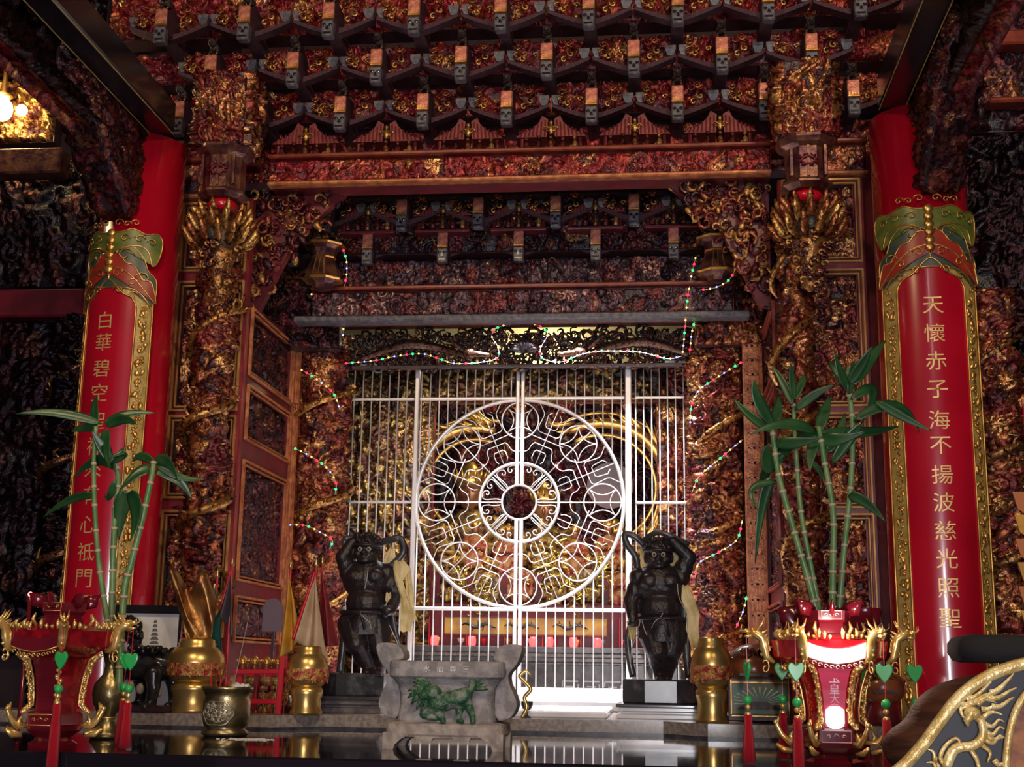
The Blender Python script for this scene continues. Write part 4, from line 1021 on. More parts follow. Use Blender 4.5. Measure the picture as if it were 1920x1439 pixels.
# cups, lamps and candles on the offering table
zt2 = zt-.2
def small(name, label, cat, grp, X, Y, z, prof, m_, seg=14): return tag(MB().lathe(prof, seg=seg).build(name, M[m_], loc=(X, Y, z), smooth=True), label, cat, grp)
M['redglow'] = mat('lit_red_lamp', (.7, .03, .04), rough=.3, emit=(1, .08, .08), es=2.2)
rdm = ['first', 'second', 'third', 'fourth', 'fifth', 'sixth', 'seventh', 'eighth', 'ninth', 'tenth', 'eleventh', 'twelfth']
for i in range(6):
    x = P((815, 885, 1000, 1030, 1075, 1120)[i], 1200, 7.58).x
    small('red_glass_lamp', 'small lit red glass lamp, %s from left on the offering table' % rdm[i], 'lamp', 'red glass lamps on the offering table', x, 7.58, zt2, [(.016, 0), (.022, .005), (.024, .03), (.02, .055), (.018, .055)], 'redglow')
for i in range(9):
    x = -1.25+i*.135
    small('offering_cup', '%s offering cup from left on the marble offering table' % rdm[i], 'cup', 'offering cups on the offering table', x, 7.62, zt2, [(.012, 0), (.006, .012), (.02, .03), (.022, .045), (.018, .045)], ['brass', 'white_marble', 'redp'][i % 3])
for i in range(6):
    x = -1.30+i*.22
    tag(MB().lathe([(.004, 0), (.004, .16), (.001, .165)], seg=6).build('red_candle', M['redp'], loc=(x, 7.60, zt2)), 'thin red candle, %s from left at the front of the offering table' % rdm[i], 'candle', 'red candles on the offering table')
# ================================================================ black table
tx = -.5
tag(MB().box((0, 0, 0), (6.4, 1.25, .06), bev=.006).build('table_top_board', M['tabletop'], loc=(tx, 4.19, -.28)), 'black polished table top that mirrors the grille, across the foreground', 'table')
t = bpy.data.objects['table_top_board']; t.name = 'altar_table'
MB().box((0, 0, 0), (6.3, .04, .10), bev=.004).build('apron', M['black'], t, loc=(0, -.58, -.08))
for x in (-3, -1, 1, 3): MB().box((0, 0, 0), (.10, .10, 1.14), bev=.008).build('leg', M['black'], t, loc=(x, -.5, -.60))
TZ = -.25
# ================================================================ guardians
M['redband'] = mat('red_enamel_relief', (.40, .035, .03), .4, .35, col2=(.62, .34, .10), scale=45, bump=.6)
M['scarfwood'] = mat('dark_grey_carved_scarf', (.055, .055, .060), rough=.3, col2=(.03, .025, .03), scale=14)
M['paper_w'] = mat('pale_edge_paint', (.45, .42, .38), rough=.5)
M['pewter'] = mat('worn_silvery_relief', (.55, .50, .40), .7, .35, col2=(.3, .26, .18), scale=30)
M['copperfan'] = mat('bronze_gilt', (.42, .22, .07), .75, .34, col2=(.22, .08, .03), scale=10, bump=.3)
def RM(v, sm=True): return (('REMESH', dict(mode='VOXEL', voxel_size=v, use_smooth_shade=True)), ('SMOOTH', dict(factor=.5, iterations=2)))
def hand(m, w_, d, up, s, curl=.9):
    "five separate fingers closed round something; d = direction of the forearm, up = side of the thumb"
    w_, d, up = Vector(w_), Vector(d).normalized(), Vector(up).normalized(); n = d.cross(up).normalized()
    m.cap(w_, w_+d*.35*s, .20*s, .24*s, 8)
    for k in range(4):
        o = (k-1.5)*.15*s; L = (.42, .48, .45, .36)[k]*s; p = w_+d*.42*s+up*o*-1; pts = [p]
        a = 0
        for q in range(3):
            a += curl; pts.append(pts[-1]+(d*math.cos(a)+n*math.sin(a))*L*(.42, .33, .25)[q])
        m.tube(pts, [.085*s, .08*s, .07*s, .05*s], 6)
    p = w_+d*.12*s+up*.2*s; m.tube([p, p+(up*.6+d*.5)*.22*s, p+(up*.2+d*.8+n*.5)*.42*s], [.10*s, .085*s, .06*s], 6)
def guardian(name, label, Y, rootpx, J, sx):
    "J gives joints in picture pixels with a depth offset, all placed at the statue's own distance"
    root = P(rootpx[0], rootpx[1], Y); t = thing(name, label, 'statue', root)
    def g(px, py, dy=0): p = P(px, py, Y+dy)-root; return p
    k = 1/374
    m = MB()
    hd = g(*J['head']); hip = g(*J['hip']); ch = g(*J['chest']); be = g(*J['belly'])
    m.ball(ch, (.132, .09, .105), 16, 10); m.ball(be, (.108, .098, .085), 16, 10); m.ball(hip, (.110, .085, .07), 16, 10)
    for s in (-1, 1): m.ball(ch+Vector((s*.048, -.068, .012)), (.048, .028, .036), 10, 8); m.ball(ch+Vector((s*.10, 0, .035)), (.05, .055, .05), 10, 8)
    m.cap(ch+Vector((0, 0, .06)), hd-Vector((0, 0, .03)), .055, .045)
    m.ball(hd, (.062, .064, .070), 16, 12); m.ball(hd+Vector((0, -.03, -.032)), (.046, .042, .035), 12, 8)      # skull and jaw
    m.ball(hd+Vector((0, -.070, -.006)), (.017, .020, .015), 8, 6)
    for s in (-1, 1):
        m.ball(hd+Vector((s*.035, -.052, -.012)), (.020, .016, .016), 8, 6); m.cap(hd+Vector((s*.008, -.062, .026)), hd+Vector((s*.046, -.050, .034)), .010, .008, 6)
        m.ball(hd+Vector((s*.064, .0, -.002)), (.010, .018, .026), 8, 6)
    m.tube([hd+Vector((-.028, -.062, -.034)), hd+Vector((0, -.074, -.030)), hd+Vector((.028, -.062, -.034))], .007, 6)
    m.tube([hd+Vector((-.024, -.060, -.048)), hd+Vector((0, -.070, -.050)), hd+Vector((.024, -.060, -.048))], .007, 6)
    for a, b, c_, d_, e_ in J['arms']:
        A, B, Cc = g(*a), g(*b), g(*c_); m.cap(A, B, .046, .040); m.cap(B, Cc, .040, .026); m.ball((A+B)/2, (.047, .047, .05), 10, 8)
        hand(m, Cc, Vector(d_), Vector(e_), .085)
    for a, b, c_ in J['legs']:
        A, B, Cc = g(*a), g(*b), g(*c_); m.cap(A, B, .084, .056, 12); m.cap(B, Cc, .050, .030, 12); m.ball(B+(Cc-B)*.35+Vector((0, .012, 0)), (.048, .048, .06), 10, 8)
        m.cap(Cc+Vector((0, .02, -.012)), Cc+Vector((0, -.055, -.018)), .028, .022, 8)
        for q in range(5): m.cap(Cc+Vector(((q-2)*.011, -.06, -.024)), Cc+Vector(((q-2)*.013, -.082, -.026)), .009, .007, 6)
    body = m.build('body', M['bronze'], t, True, mods=RM(.0048))
    for s in (-1, 1):
        MB().ball(hd+Vector((s*.022, -.060, .010)), (.0125, .008, .0125), 12, 8).build('eye', M['eye'], body, True)
        MB().ball(hd+Vector((s*.022, -.068, .010)), (.006, .003, .006), 8, 6).build('pupil', M['pupil'], body, True)
    # hair: curly cap with a band
    m = MB(); m.ball(hd+Vector((0, .012, .035)), (.072, .070, .058), 16, 10)
    rd = random.Random(4)
    for q in range(60):
        a = rd.uniform(0, 2*PI); e = rd.uniform(.1, 1.4); m.ball(hd+Vector((.070*math.cos(a)*math.cos(e), .012+.068*math.sin(a)*math.cos(e), .035+.056*math.sin(e))), .013, 7, 5)
    m.tube([hd+Vector((.070*math.cos(a), .068*math.sin(a), .032)) for a in np.linspace(0, 2*PI, 17)[:-1]], .009, 6, True)
    m.build('hair', M['bronze'], body, True)
    # loincloth with folds and knot
    m = MB(); n = 26; G = np.zeros((5, n+1, 3))
    for i in range(5):
        for j in range(n+1):
            a = 2*PI*j/n; r = .110+.003*i+.006*math.sin(7*a+i*.4); G[i, j] = (hip.x+r*math.cos(a)*1.02, hip.y+r*.86*math.sin(a), hip.z+.035-.020*i-.03*max(0, -math.sin(a))*(i/4))
    m.surf(G); m.tube([hip+Vector((.122*math.cos(a), .10*math.sin(a), .035)) for a in np.linspace(0, 2*PI, 25)[:-1]], .010, 6, True)
    m.tube([hip+Vector((-.05, -.12, .0)), hip+Vector((-.01, -.128, .035)), hip+Vector((.01, -.13, .02)), hip+Vector((.03, -.125, -.05))], .008, 6)
    m.build('loincloth', M['bronze'], t, True)
    m = MB()
    for pts in J['lines']: m.tube([g(*p) for p in bezl(pts)], .0022, 5)
    m.build('pale_edging', M['paper_w'], t, True)
    for pts, r in J['scarf']:
        MB().tube([g(*p) for p in bezl(pts)], r, 8, flat=.45).build('wooden_scarf', M['scarfwood'], t, True)
    ks = 5.75/Y; nroot = P(rootpx[0], rootpx[1], 5.75); t.location = nroot; t.scale = (ks, ks, ks)
    for a, pts in enumerate(J['paper']):
        m = MB(); q = [g(*p[:3]) for p in pts]; wv = [p[3]*k for p in pts]; G = np.zeros((len(q), 5, 3))
        for i, p in enumerate(q):
            for j in range(5): G[i, j] = (p.x+(j/4-.5)*wv[i], p.y+.006*math.sin(j*1.7+i), p.z+.004*math.sin(j*2+i*3))
        o = MB().surf(G).build('joss_paper_strip', M['paper'], None, False, loc=nroot, mods=(('SOLIDIFY', dict(thickness=.0012)),)); o.scale = (ks, ks, ks)
        tag(o, J['plabels'][a], 'paper')
    return t, root
def bezl(pts):
    pts = [(p[0], p[1], p[2] if len(p) > 2 else 0) for p in pts]; return [(q.x, q.y, q.z) for q in bez(pts, 5)]
JL = dict(head=(688, 1036, -.02), chest=(690, 1088), belly=(688, 1132), hip=(684, 1163),
 arms=[((655, 1072), (643, 1046, -.03), (660, 1018, -.02), (.6, 0, .5), (0, 0, 1)), ((727, 1080), (742, 1116, .0), (733, 1146, -.08), (-.3, -.6, -.2), (0, 0, 1))],
 legs=[((663, 1172), (668, 1208, -.07), (693, 1256, .0)), ((705, 1172), (712, 1214, -.03), (712, 1257, .03))],
 lines=[[(676, 1150, -.13), (684, 1160, -.14), (693, 1168, -.13), (696, 1180, -.12)], [(726, 1165, -.03), (738, 1190, -.03), (748, 1215, -.03), (751, 1238, -.03)], [(644, 1205, -.04), (642, 1230, -.04), (637, 1255, -.04)], [(690, 1068, -.09), (688, 1085, -.10), (684, 1105, -.10)]],
 scarf=[([(712, 1018, .0), (735, 1012, -.02), (750, 1010, -.02), (757, 1030, -.02), (748, 1048, -.02), (726, 1068, -.02)], .018), ([(735, 1150, .0), (740, 1180, .0), (750, 1215, .0), (754, 1240, .0)], .014), ([(655, 1165, .0), (644, 1200, .0), (640, 1235, .0), (637, 1262, .0)], .018), ([(668, 1012, .02), (652, 1010, .0), (645, 1016, .0), (650, 1030, .0), (642, 1045, .0)], .015)],
 paper=[[(748, 1052, -.05, 16), (754, 1066, -.05, 34), (748, 1090, -.05, 14), (758, 1120, -.05, 13), (764, 1150, -.05, 26), (761, 1185, -.05, 20)], [(736, 1026, .02, 8), (731, 1045, .02, 20), (722, 1066, .02, 8)], [(728, 1112, -.06, 8), (728, 1125, -.06, 12), (730, 1135, -.06, 8)], [(764, 1066, -.04, 10), (768, 1110, -.04, 14), (771, 1150, -.04, 12), (776, 1165, -.04, 16)]],
 plabels=['long pale joss paper strip hanging from the raised arm of the left guardian', 'short olive joss paper behind the left guardian\'s raised scarf', 'small joss paper strip at the elbow of the left guardian', 'narrow yellowish joss paper strip outermost beside the left guardian'])
JR = dict(head=(1235, 1046, -.02), chest=(1237, 1097), belly=(1237, 1142), hip=(1243, 1175),
 arms=[((1200, 1090), (1184, 1126, .0), (1186, 1158, -.05), (0, -.2, -1), (1, 0, 0)), ((1272, 1086), (1291, 1046, -.01), (1262, 1016, -.03), (-1, 0, .1), (0, -1, .3))],
 legs=[((1226, 1186), (1232, 1222, -.06), (1238, 1268, -.01)), ((1262, 1184), (1257, 1222, -.03), (1250, 1268, .02))],
 lines=[[(1222, 1178, -.12), (1228, 1166, -.13), (1238, 1158, -.13), (1243, 1150, -.13)], [(1198, 1150, -.03), (1198, 1180, -.03), (1185, 1215, -.03), (1182, 1245, -.03)], [(1270, 1095, -.09), (1273, 1120, -.09), (1288, 1160, -.06), (1290, 1240, -.04)], [(1204, 1165, -.09), (1208, 1180, -.09), (1213, 1192, -.09)]],
 scarf=[([(1208, 1024, .0), (1192, 1008, -.01), (1172, 1002, -.01), (1176, 1022, -.01), (1192, 1045, -.01), (1196, 1072, .0)], .016), ([(1205, 1016, .0), (1232, 999, -.03), (1262, 1008, -.03), (1292, 1022, .0)], .014), ([(1186, 1165, .0), (1177, 1195, .0), (1180, 1235, .0), (1187, 1270, .0)], .016), ([(1282, 1120, .0), (1285, 1190, .0), (1288, 1235, .0), (1292, 1272, .0)], .020)],
 paper=[[(1206, 1024, .02, 10), (1208, 1046, .02, 16), (1212, 1072, .02, 10)], [(1258, 1032, .02, 8), (1266, 1052, .02, 20), (1256, 1076, .02, 12)], [(1284, 1098, -.05, 10), (1290, 1124, -.05, 24), (1300, 1152, -.05, 22), (1298, 1180, -.05, 22), (1305, 1216, -.05, 16)], [(1192, 1118, .02, 8), (1190, 1140, .02, 14), (1188, 1150, .02, 12)], [(1184, 1166, -.05, 18), (1186, 1184, -.05, 14), (1185, 1200, -.05, 8)]],
 plabels=['pale joss paper strip left of the right guardian\'s head', 'brownish joss paper right of the right guardian\'s head', 'long yellow joss paper strip hanging from the right guardian\'s raised arm', 'slip of joss paper inside the right guardian\'s lowered elbow', 'joss paper held in the right guardian\'s lowered hand'])
gl_, rl = guardian('guardian_statue', 'black carved guardian figure with bulging eyes left of the gate', 6.5, (680, 1262), JL, -1)
gr_, rr_ = guardian('guardian_statue', 'black carved guardian figure, arm raised over its head, right of the gate', 6.5, (1240, 1274), JR, 1)
def base(px0, px1, y0, y1, Y, label, lab2, mm, hmax, plw):
    z1 = P((px0+px1)/2, y0, Y).z; z0 = P((px0+px1)/2, y1, Y).z; x0, x1 = P(px0, y1, Y).x, P(px1, y1, Y).x; cx = (x0+x1)/2; w_ = (x1-x0)/2
    r = w_/math.cos(PI/8); m = MB(); m.lathe([(r*.97, 0), (r, .006), (r, z1-z0-.006), (r*.97, z1-z0)], seg=8, M3=np.diag((1, .85, 1)) @ rotm(0, 0, PI/8))
    tag(m.build('statue_base', M['black2'], loc=(cx, Y+.03, z0)), label, 'plinth', 'black octagonal plinths')
    t = thing('moulded_pedestal', lab2, 'pedestal', (cx, Y+.03, LZ))
    H = z0-LZ; dm = 'dmarble' if mm == 'dmarble' else 'white_marble'
    for a, b, d, q in ((.0, .32, 1.14, mm), (.32, .5, 1.02, dm), (.5, .78, 1.08, mm), (.78, 1, 1.16, 'dmarble2')):
        MB().box((0, 0, (a+b)/2*H), (2*w_*d*plw, .34*d, (b-a)*H), bev=.003).build('moulding', M[mm if q == mm else q], t)
M['black2'] = mat('black_lacquered_plinth', (.03, .03, .035), rough=.25, col2=(.10, .11, .12), scale=20, mixlo=.5, mixhi=.75)
M['dmarble2'] = mat('dark_glossy_edge', (.06, .055, .06), rough=.1)
base(604, 720, 1263, 1305, 5.75, 'black octagonal plinth under the left guardian', 'dark moulded stone pedestal under the left plinth', 'dmarble', .1, 1.0)
base(1168, 1310, 1275, 1320, 5.75, 'black octagonal plinth under the right guardian', 'bright white moulded stone pedestal under the right plinth', 'white_marble', .1, 1.0)

# ================================================================ stone incense burner
BY = 4.0; o = P(830, 1405, BY); o.z = TZ
t = thing('stone_incense_burner', 'grey stone incense burner with flared ears and a green lion relief', 'incense burner', (o.x, BY+.12, TZ))
k = 1/627.
m = MB()
def rloft(mb, secs, seg=32, pw=5):
    "rounded-rectangle sections (z, half width, half depth)"
    v = []
    for z, a, b in secs:
        for j in range(seg):
            q = 2*PI*j/seg; c, s = math.cos(q), math.sin(q); e = 2/pw
            v.append((a*abs(c)**e*(1 if c > 0 else -1), b*abs(s)**e*(1 if s > 0 else -1), z))
    f = [tuple(range(seg))[::-1], tuple(range((len(secs)-1)*seg, len(secs)*seg))]
    for i in range(len(secs)-1):
        for j in range(seg): f.append((i*seg+j, i*seg+(j+1) % seg, (i+1)*seg+(j+1) % seg, (i+1)*seg+j))
    mb.add(v, f); return mb
rloft(m, [(.075, .150, .10), (.085, .152, .102), (.10, .150, .098), (.13, .145, .092), (.16, .145, .092), (.19, .155, .10), (.208, .168, .11), (.213, .176, .118), (.216, .178, .12), (.258, .178, .12), (.262, .172, .114), (.262, .150, .095), (.245, .148, .093)], pw=7)
m.build('bowl', M['stone'], t)
m = MB(); rloft(m, [(.040, .178, .125), (.045, .182, .128), (.075, .180, .126), (.080, .160, .108)], pw=8); m.build('plinth', M['stonew'], t)
m = MB()
for s in (-1, 1):
    for y in (-.10, .10):
        a = [(s*.182, .05), (s*.182, 0), (s*.150, 0), (s*.145, .015), (s*.125, .032), (s*.105, .042), (s*.105, .05)]
        MB().prism(a if s > 0 else a[::-1], y-.028, y+.028).build('foot', M['stonew'], t)
m = MB()
ap = [(-.13, .052), (.13, .052), (.13, .038), (.085, .038), (.078, .026), (.035, .026), (.028, .036), (-.028, .036), (-.035, .026), (-.078, .026), (-.085, .038), (-.13, .038)]
m.prism(ap, -.124, -.10); m.build('scalloped_apron', M['stonew'], t)
for s in (-1, 1):   # ears
    pr = [(.160, .085), (.195, .095), (.214, .130), (.205, .165), (.190, .195), (.188, .225), (.212, .255), (.226, .292), (.222, .312), (.178, .314), (.150, .300), (.140, .268), (.172, .255), (.178, .22), (.160, .205), (.148, .18), (.146, .11)]
    pr = [(s*q.x, q.y) for q in bez([(a, b, 0) for a, b in pr+[pr[0]]], 3)][:-1]
    m = MB(); m.prism(pr if s > 0 else pr[::-1], -.055, .055); m.build('ear_handle', M['stone'], t, mods=(('BEVEL', dict(width=.006, segments=3)),))
m = MB()
for ch, x in zip('水仙尊王', (-.055, -.015, .025, .065)):
    v, f = glyph(ch); m.add(np.stack([v[:, 0]*.020+x, 0*v[:, 0]-.1215, v[:, 1]*.020+.238], -1), f)
m.build('rim_characters', M['ash'], t)
# lion relief in green
def lp(px, py, d=0): return Vector(((px-830)*k, -.100-d, (1405-py)*k-.0))
m = MB()
m.cap(lp(815, 1322, .01), lp(868, 1305, .012), .030, .026); m.cap(lp(868, 1305, .012), lp(884, 1340, .012), .020, .010); m.cap(lp(884, 1340, .014), lp(886, 1352, .02), .010, .009)
m.cap(lp(860, 1318, .01), lp(858, 1348, .01), .016, .009); m.cap(lp(858, 1350, .012), lp(866, 1352, .02), .009, .007)
m.cap(lp(812, 1328, .014), lp(790, 1340, .016), .018, .011); m.cap(lp(790, 1342, .016), lp(814, 1348, .018), .010, .009); m.cap(lp(822, 1338, .016), lp(830, 1352, .02), .014, .009)
m.ball(lp(806, 1300, .022), (.032, .024, .026), 12, 8); m.ball(lp(792, 1306, .03), (.018, .018, .014), 10, 8); m.ball(lp(798, 1292, .036), (.007, .006, .006), 8, 6); m.ball(lp(812, 1292, .036), (.007, .006, .006), 8, 6)
m.cap(lp(876, 1300, .01), lp(886, 1283, .01), .012, .012)
m.build('lion_relief', M['jade'], t, True, mods=RM(.0035))
m = MB(); rd = random.Random(6)
for q in range(16):
    a = PI*.55+q*.17; c0 = lp(806, 1300, .01); L = rd.uniform(.055, .085)
    m.tube([c0+Vector((math.cos(a+u*.5)*L*u, -.004*math.sin(u*3), math.sin(a+u*.5)*L*u*.8)) for u in (.3, .5, .7, .85, 1)], [.008, .008, .007, .005, .002], 6, flat=.7)
for q in range(6):
    c0 = lp(882, 1290, .006); a = -.1+q*.35; m.tube([c0+Vector((math.cos(a)*.05*u, 0, math.sin(a)*.04*u)) for u in (.1, .4, .7, 1)], [.007, .008, .006, .002], 6)
m.build('mane_relief', M['jade'], t, True)
rloft(MB(), [(0, .145, .09), (.004, .14, .088)], pw=7).build('ash_bed', M['ash'], t, loc=(0, 0, .246))

# ================================================================ brass censer with ash, spilt ash
o = P(404, 1383, 4.4); t = thing('brass_censer', 'squat aged brass censer with a dragon cartouche, full of white ash', 'censer', (o.x, 4.5, TZ))
m = MB(); m.lathe([(.070, 0), (.080, .008), (.080, .016), (.066, .024), (.074, .036), (.080, .06), (.080, .115), (.074, .13), (.080, .148), (.088, .156), (.088, .166), (.080, .166), (.076, .150)], seg=40); b = m.build('pot', M['brass_old'], t, True)
m = MB(); m.lathe([(.001, .152), (.05, .160), (.078, .158)], seg=24)
rd = random.Random(8)
for q in range(50): a = rd.uniform(-.3, 1.5); r = rd.uniform(.02, .07); m.ball((r*math.cos(a), r*math.sin(a), .160+rd.uniform(0, .010)), rd.uniform(.005, .011), 6, 4)
m.build('ash', M['ash'], t, True)
m = MB(); ca = [(.058*math.cos(a)*(1+.05*math.cos(6*a)), .040*math.sin(a)*(1+.06*math.cos(6*a))) for a in np.linspace(0, 2*PI, 40)[:-1]]
def oncyl(x, z, r): a = x/.08-.12; return (r*math.sin(a), -r*math.cos(a), z+.078)
m.tube([oncyl(x, z, .0815) for x, z in ca], .003, 5, True)
for q in range(46):
    x, z = rd.uniform(-.045, .045), rd.uniform(-.028, .028); s0 = rd.uniform(.006, .012)
    m.tube([oncyl(x+s0*(1-i/8)*math.cos(i*.9+q), z+s0*(1-i/8)*math.sin(i*.9+q), .082) for i in range(7)], .0022, 5)
m.build('dragon_cartouche', M['pewter'], t, True)
m = MB()
for q in range(5): m.cap((-.06+.016*q, .0+.01*(q % 2), .155), (-.062+.017*q, .0, .20), .0018, .0016, 5)
m.build('incense_stubs', M['redp'], t)
m = MB(); m.cap((.018, 0, .155), (.060, .0, .405), .0016, .0012, 5); m.build('long_incense_stick', M['stonew'], t)
p = P(470, 1388, 4.35)
m = MB(); rd = random.Random(12)
for q in range(150):
    u = rd.gauss(0, .35); m.ball((u*.10+.0, rd.gauss(0, .02), .001), (rd.uniform(.003, .009), rd.uniform(.003, .009), .002), 6, 4)
m.lathe([(.001, .003), (.05, .002), (.085, 0)], seg=20, M3=np.diag((1, .35, 1)))
tag(m.build('spilt_ash', M['ash'], loc=(p.x, 4.33, TZ), smooth=True), 'smear of spilt white ash on the black table beside the brass censer', 'ash', kind='stuff')
def onledge(px, Y): return P(px, 1300, Y).x
# ================================================================ brass vases
def ledge_vase(label, px, Y, wpx, y0, y1):
    s = (wpx/2)/(2450/Y/1.0); Y = 5.37; X = onledge(px, Y); z1 = P(px, y0, Y).z; H = z1-LZ
    t = thing('brass_vase', label, 'vase', (X, Y, LZ), 'brass vases on the stone ledge'); r = s
    m = MB(); m.lathe([(r*.78, 0), (r*.80, .04*H), (r*.70, .10*H), (r*.74, .16*H), (r*.70, .22*H), (r*.80, .30*H), (r*.80, .36*H), (r*.70, .40*H)], seg=36); m.build('foot', M['brass'], t, True)
    m = MB(); m.lathe([(r*.70, .40*H), (r*.88, .46*H), (r*.98, .56*H), (r*1.0, .68*H), (r*.94, .78*H), (r*.78, .86*H), (r*.62, .90*H), (r*.66, .93*H), (r*.60, .95*H), (r*.62, .98*H), (r*.52, 1.0*H), (r*.46, 1.0*H)], seg=36); m.build('body', M['brass'], t, True)
    m = MB(); rd = random.Random(int(px))
    for q in range(60):
        a = rd.uniform(0, 2*PI); z = rd.uniform(.47, .63)*H; rr = r*1.012; s0 = rd.uniform(.006, .014)
        m.tube([(math.cos(a+s0/rr*(1-i/8)*math.cos(i*.9))*rr, math.sin(a+s0/rr*(1-i/8)*math.cos(i*.9))*rr, z+s0*(1-i/8)*math.sin(i*.9)) for i in range(7)], .0035, 5)
    m.lathe([(r*1.0, .50*H), (r*1.012, .56*H), (r*1.012, .62*H), (r*1.0, .67*H)], seg=36, flatcap=False)
    m.build('red_scroll_band', M['redband'], t, True)
    return t, H
t, H = ledge_vase('broad brass vase with a red scroll band, behind the black lion', 364, 6.12, 96, 1198, 1340)
vx = t.location.x
ledge_vase('slimmer brass vase behind the red rack', 575, 6.15, 66, 1212, 1340)
ledge_vase('brass vase beside the right guardian, behind the green picture', 1335, 6.12, 66, 1196, 1348)
# gilt folded fan shape standing in the broad vase
m = MB(); n = 22; G = np.zeros((12, n+1, 3))
for i in range(12):
    for j in range(n+1):
        u = j/n-.5; v = i/11; w_ = .045+.06*v**.7; dgn = j*.42+i*.5; G[i, j] = (u*2*w_-.03*v, .022*math.sin(dgn)*(.3+v)+.02*u, v*(.235+.05*math.sin(j*.45+1))-.05*v*u+.008*math.sin(dgn*1.7))
m.surf(G)
tag(m.build('gilt_leaf_fan', M['copperfan'], None, True, loc=(vx, 5.37, LZ+H-.005), mods=(('SOLIDIFY', dict(thickness=.004)),)), 'folded bronze-gilt leaf fan standing in the broad brass vase', 'ornament')
M['inkpaper'] = mat('ink_painting_paper', (.85, .85, .85), rough=.6, col2=(.45, .45, .47), scale=7, mixlo=.55, mixhi=.8)
M['inkgrey'] = mat('ink_grey', (.16, .16, .17), rough=.6)
M['gblack'] = mat('glossy_black_wood', (.012, .012, .016), rough=.22, coat=.3, col2=(.03, .03, .035), scale=20)
M['palegreen'] = mat('pale_green_paint', (.42, .68, .50), rough=.4)
# ================================================================ black lion, ink picture
Y = 5.36; X = onledge(268, Y); t = thing('lion_statue', 'glossy black carved lion with a curly mane and raised tail, before the ink picture', 'statue', (X, Y-.02, LZ))
k = 1/400.
def lq(px, py, d=0): return Vector(((px-268)*k, d, (1337-py)*k))
m = MB()
m.cap(lq(250, 1258), lq(300, 1262), .075, .066, 14); m.cap(lq(245, 1240, -.02), lq(232, 1215, -.04), .06, .055); m.ball(lq(230, 1210, -.06), (.055, .06, .055), 12, 8); m.ball(lq(218, 1217, -.09), (.030, .035, .028), 10, 8)
for a, b, c_, d in ((238, 232, 230, -.06), (252, 262, 258, .06), (296, 300, 296, -.06), (312, 318, 318, .05)):
    m.cap(lq(a, 1275, d), lq(b, 1300, d-.01), .040, .026); m.cap(lq(b, 1300, d-.01), lq(c_, 1322, d), .026, .022); m.cap(lq(c_, 1326, d), lq(c_-6, 1328, d-.03), .022, .018)
m.cap(lq(306, 1255), lq(318, 1240), .03, .022); m.cap(lq(318, 1240), lq(330, 1245, -.02), .022, .016); m.cap(lq(330, 1246, -.02), lq(346, 1231, -.02), .016, .009)
b = m.build('body', M['gblack'] if 'gblack' in M else M['black'], t, True, mods=RM(.006))
m = MB(); rd = random.Random(3)
for q in range(70):
    a = rd.uniform(0, 2*PI); e = rd.uniform(-.6, 1.5); c = lq(238, 1212, -.03)+Vector((.062*math.cos(a)*math.cos(e), .06*math.sin(a)*math.cos(e), .062*math.sin(e))); m.ball(c, rd.uniform(.014, .022), 7, 5)
for q in range(24): m.ball(lq(250+q*2.6, 1238-3*math.sin(q), -.05+.03*math.cos(q*2)), .014, 7, 5)
m.build('curly_mane', M['black'], b, True)
m = MB()
for px, py, d in ((228, 1290, -.14), (258, 1296, -.15), (275, 1300, -.15), (305, 1304, -.14)): m.ball(lq(px, py, d*.4), (.018, .01, .022), 8, 6)
m.build('pale_claws', M['stonew'], b, True)
MB().box((0, 0, .012), (.30, .20, .024), bev=.006).build('base', M['dark'], t)
# picture
c = P(276, 1196, 5.47); t = thing('ink_picture', 'grey ink painting of a pagoda under a black top bar, behind the black lion', 'picture', (c.x, 5.47, LZ)); t.scale = (.875,)*3; zc = (c.z-LZ)/.875
MB().box((0, .01, zc/2+.07), (.31, .012, zc+.11)).build('sheet', M['inkpaper'] if 'inkpaper' in M else M['paper_w'], t)
MB().box((0, 0, zc+.135), (.33, .04, .04), bev=.004).build('top_bar', M['black'], t)
for s in (-1, 1): MB().box((s*.162, .005, zc/2+.06), (.014, .03, zc+.12), bev=.003).build('side_bar', M['black'], t)
m = MB()
for q in range(7):
    w_ = .028-.003*q; z = zc-.05+q*.020; m.add([(.035-w_, .002, z), (.035+w_, .002, z), (.035+w_*.55, .002, z+.014), (.035-w_*.55, .002, z+.014)], [(0, 1, 2, 3)])
m.build('painted_pagoda', M['inkgrey'], t)
# ================================================================ red rack
t = thing('red_rack', 'small open red wooden rack with incense sticks standing behind the brass censer', 'rack', (onledge(490, 5.38), 5.38, LZ)); t.scale = (.875,)*3; k = 1/400.
def rp(px, py): return ((px-490)*k, (1340-py)*k)
def bar_(name, a, b, w_, d, mm='redp'):
    A = Vector((rp(*a)[0], d, rp(*a)[1])); B = Vector((rp(*b)[0], d, rp(*b)[1])); D = B-A; M3 = np.array(D.to_track_quat('Z', 'Y').to_matrix())
    MB().box(((A+B)/2), (w_, w_, D.length), M3, bev=.003).build(name, M[mm], t)
for a, b, d in (((448, 1340), (452, 1262), -.03), ((530, 1340), (534, 1234), -.05), ((562, 1338), (570, 1224), .05), ((470, 1335), (474, 1262), .06)): bar_('post', a, b, .026, d, 'redp' if d < .05 else 'lacq2')
for a, b, d in (((440, 1264), (533, 1262), -.05), ((445, 1318), (531, 1317), -.05), ((532, 1262), (568, 1258), .0), ((452, 1268), (560, 1266), .06)): bar_('rail', a, b, .022, d)
M['mauve2'] = mat('dull_mauve_board', (.13, .085, .12), rough=.5)
tg = 'tablet_stand'
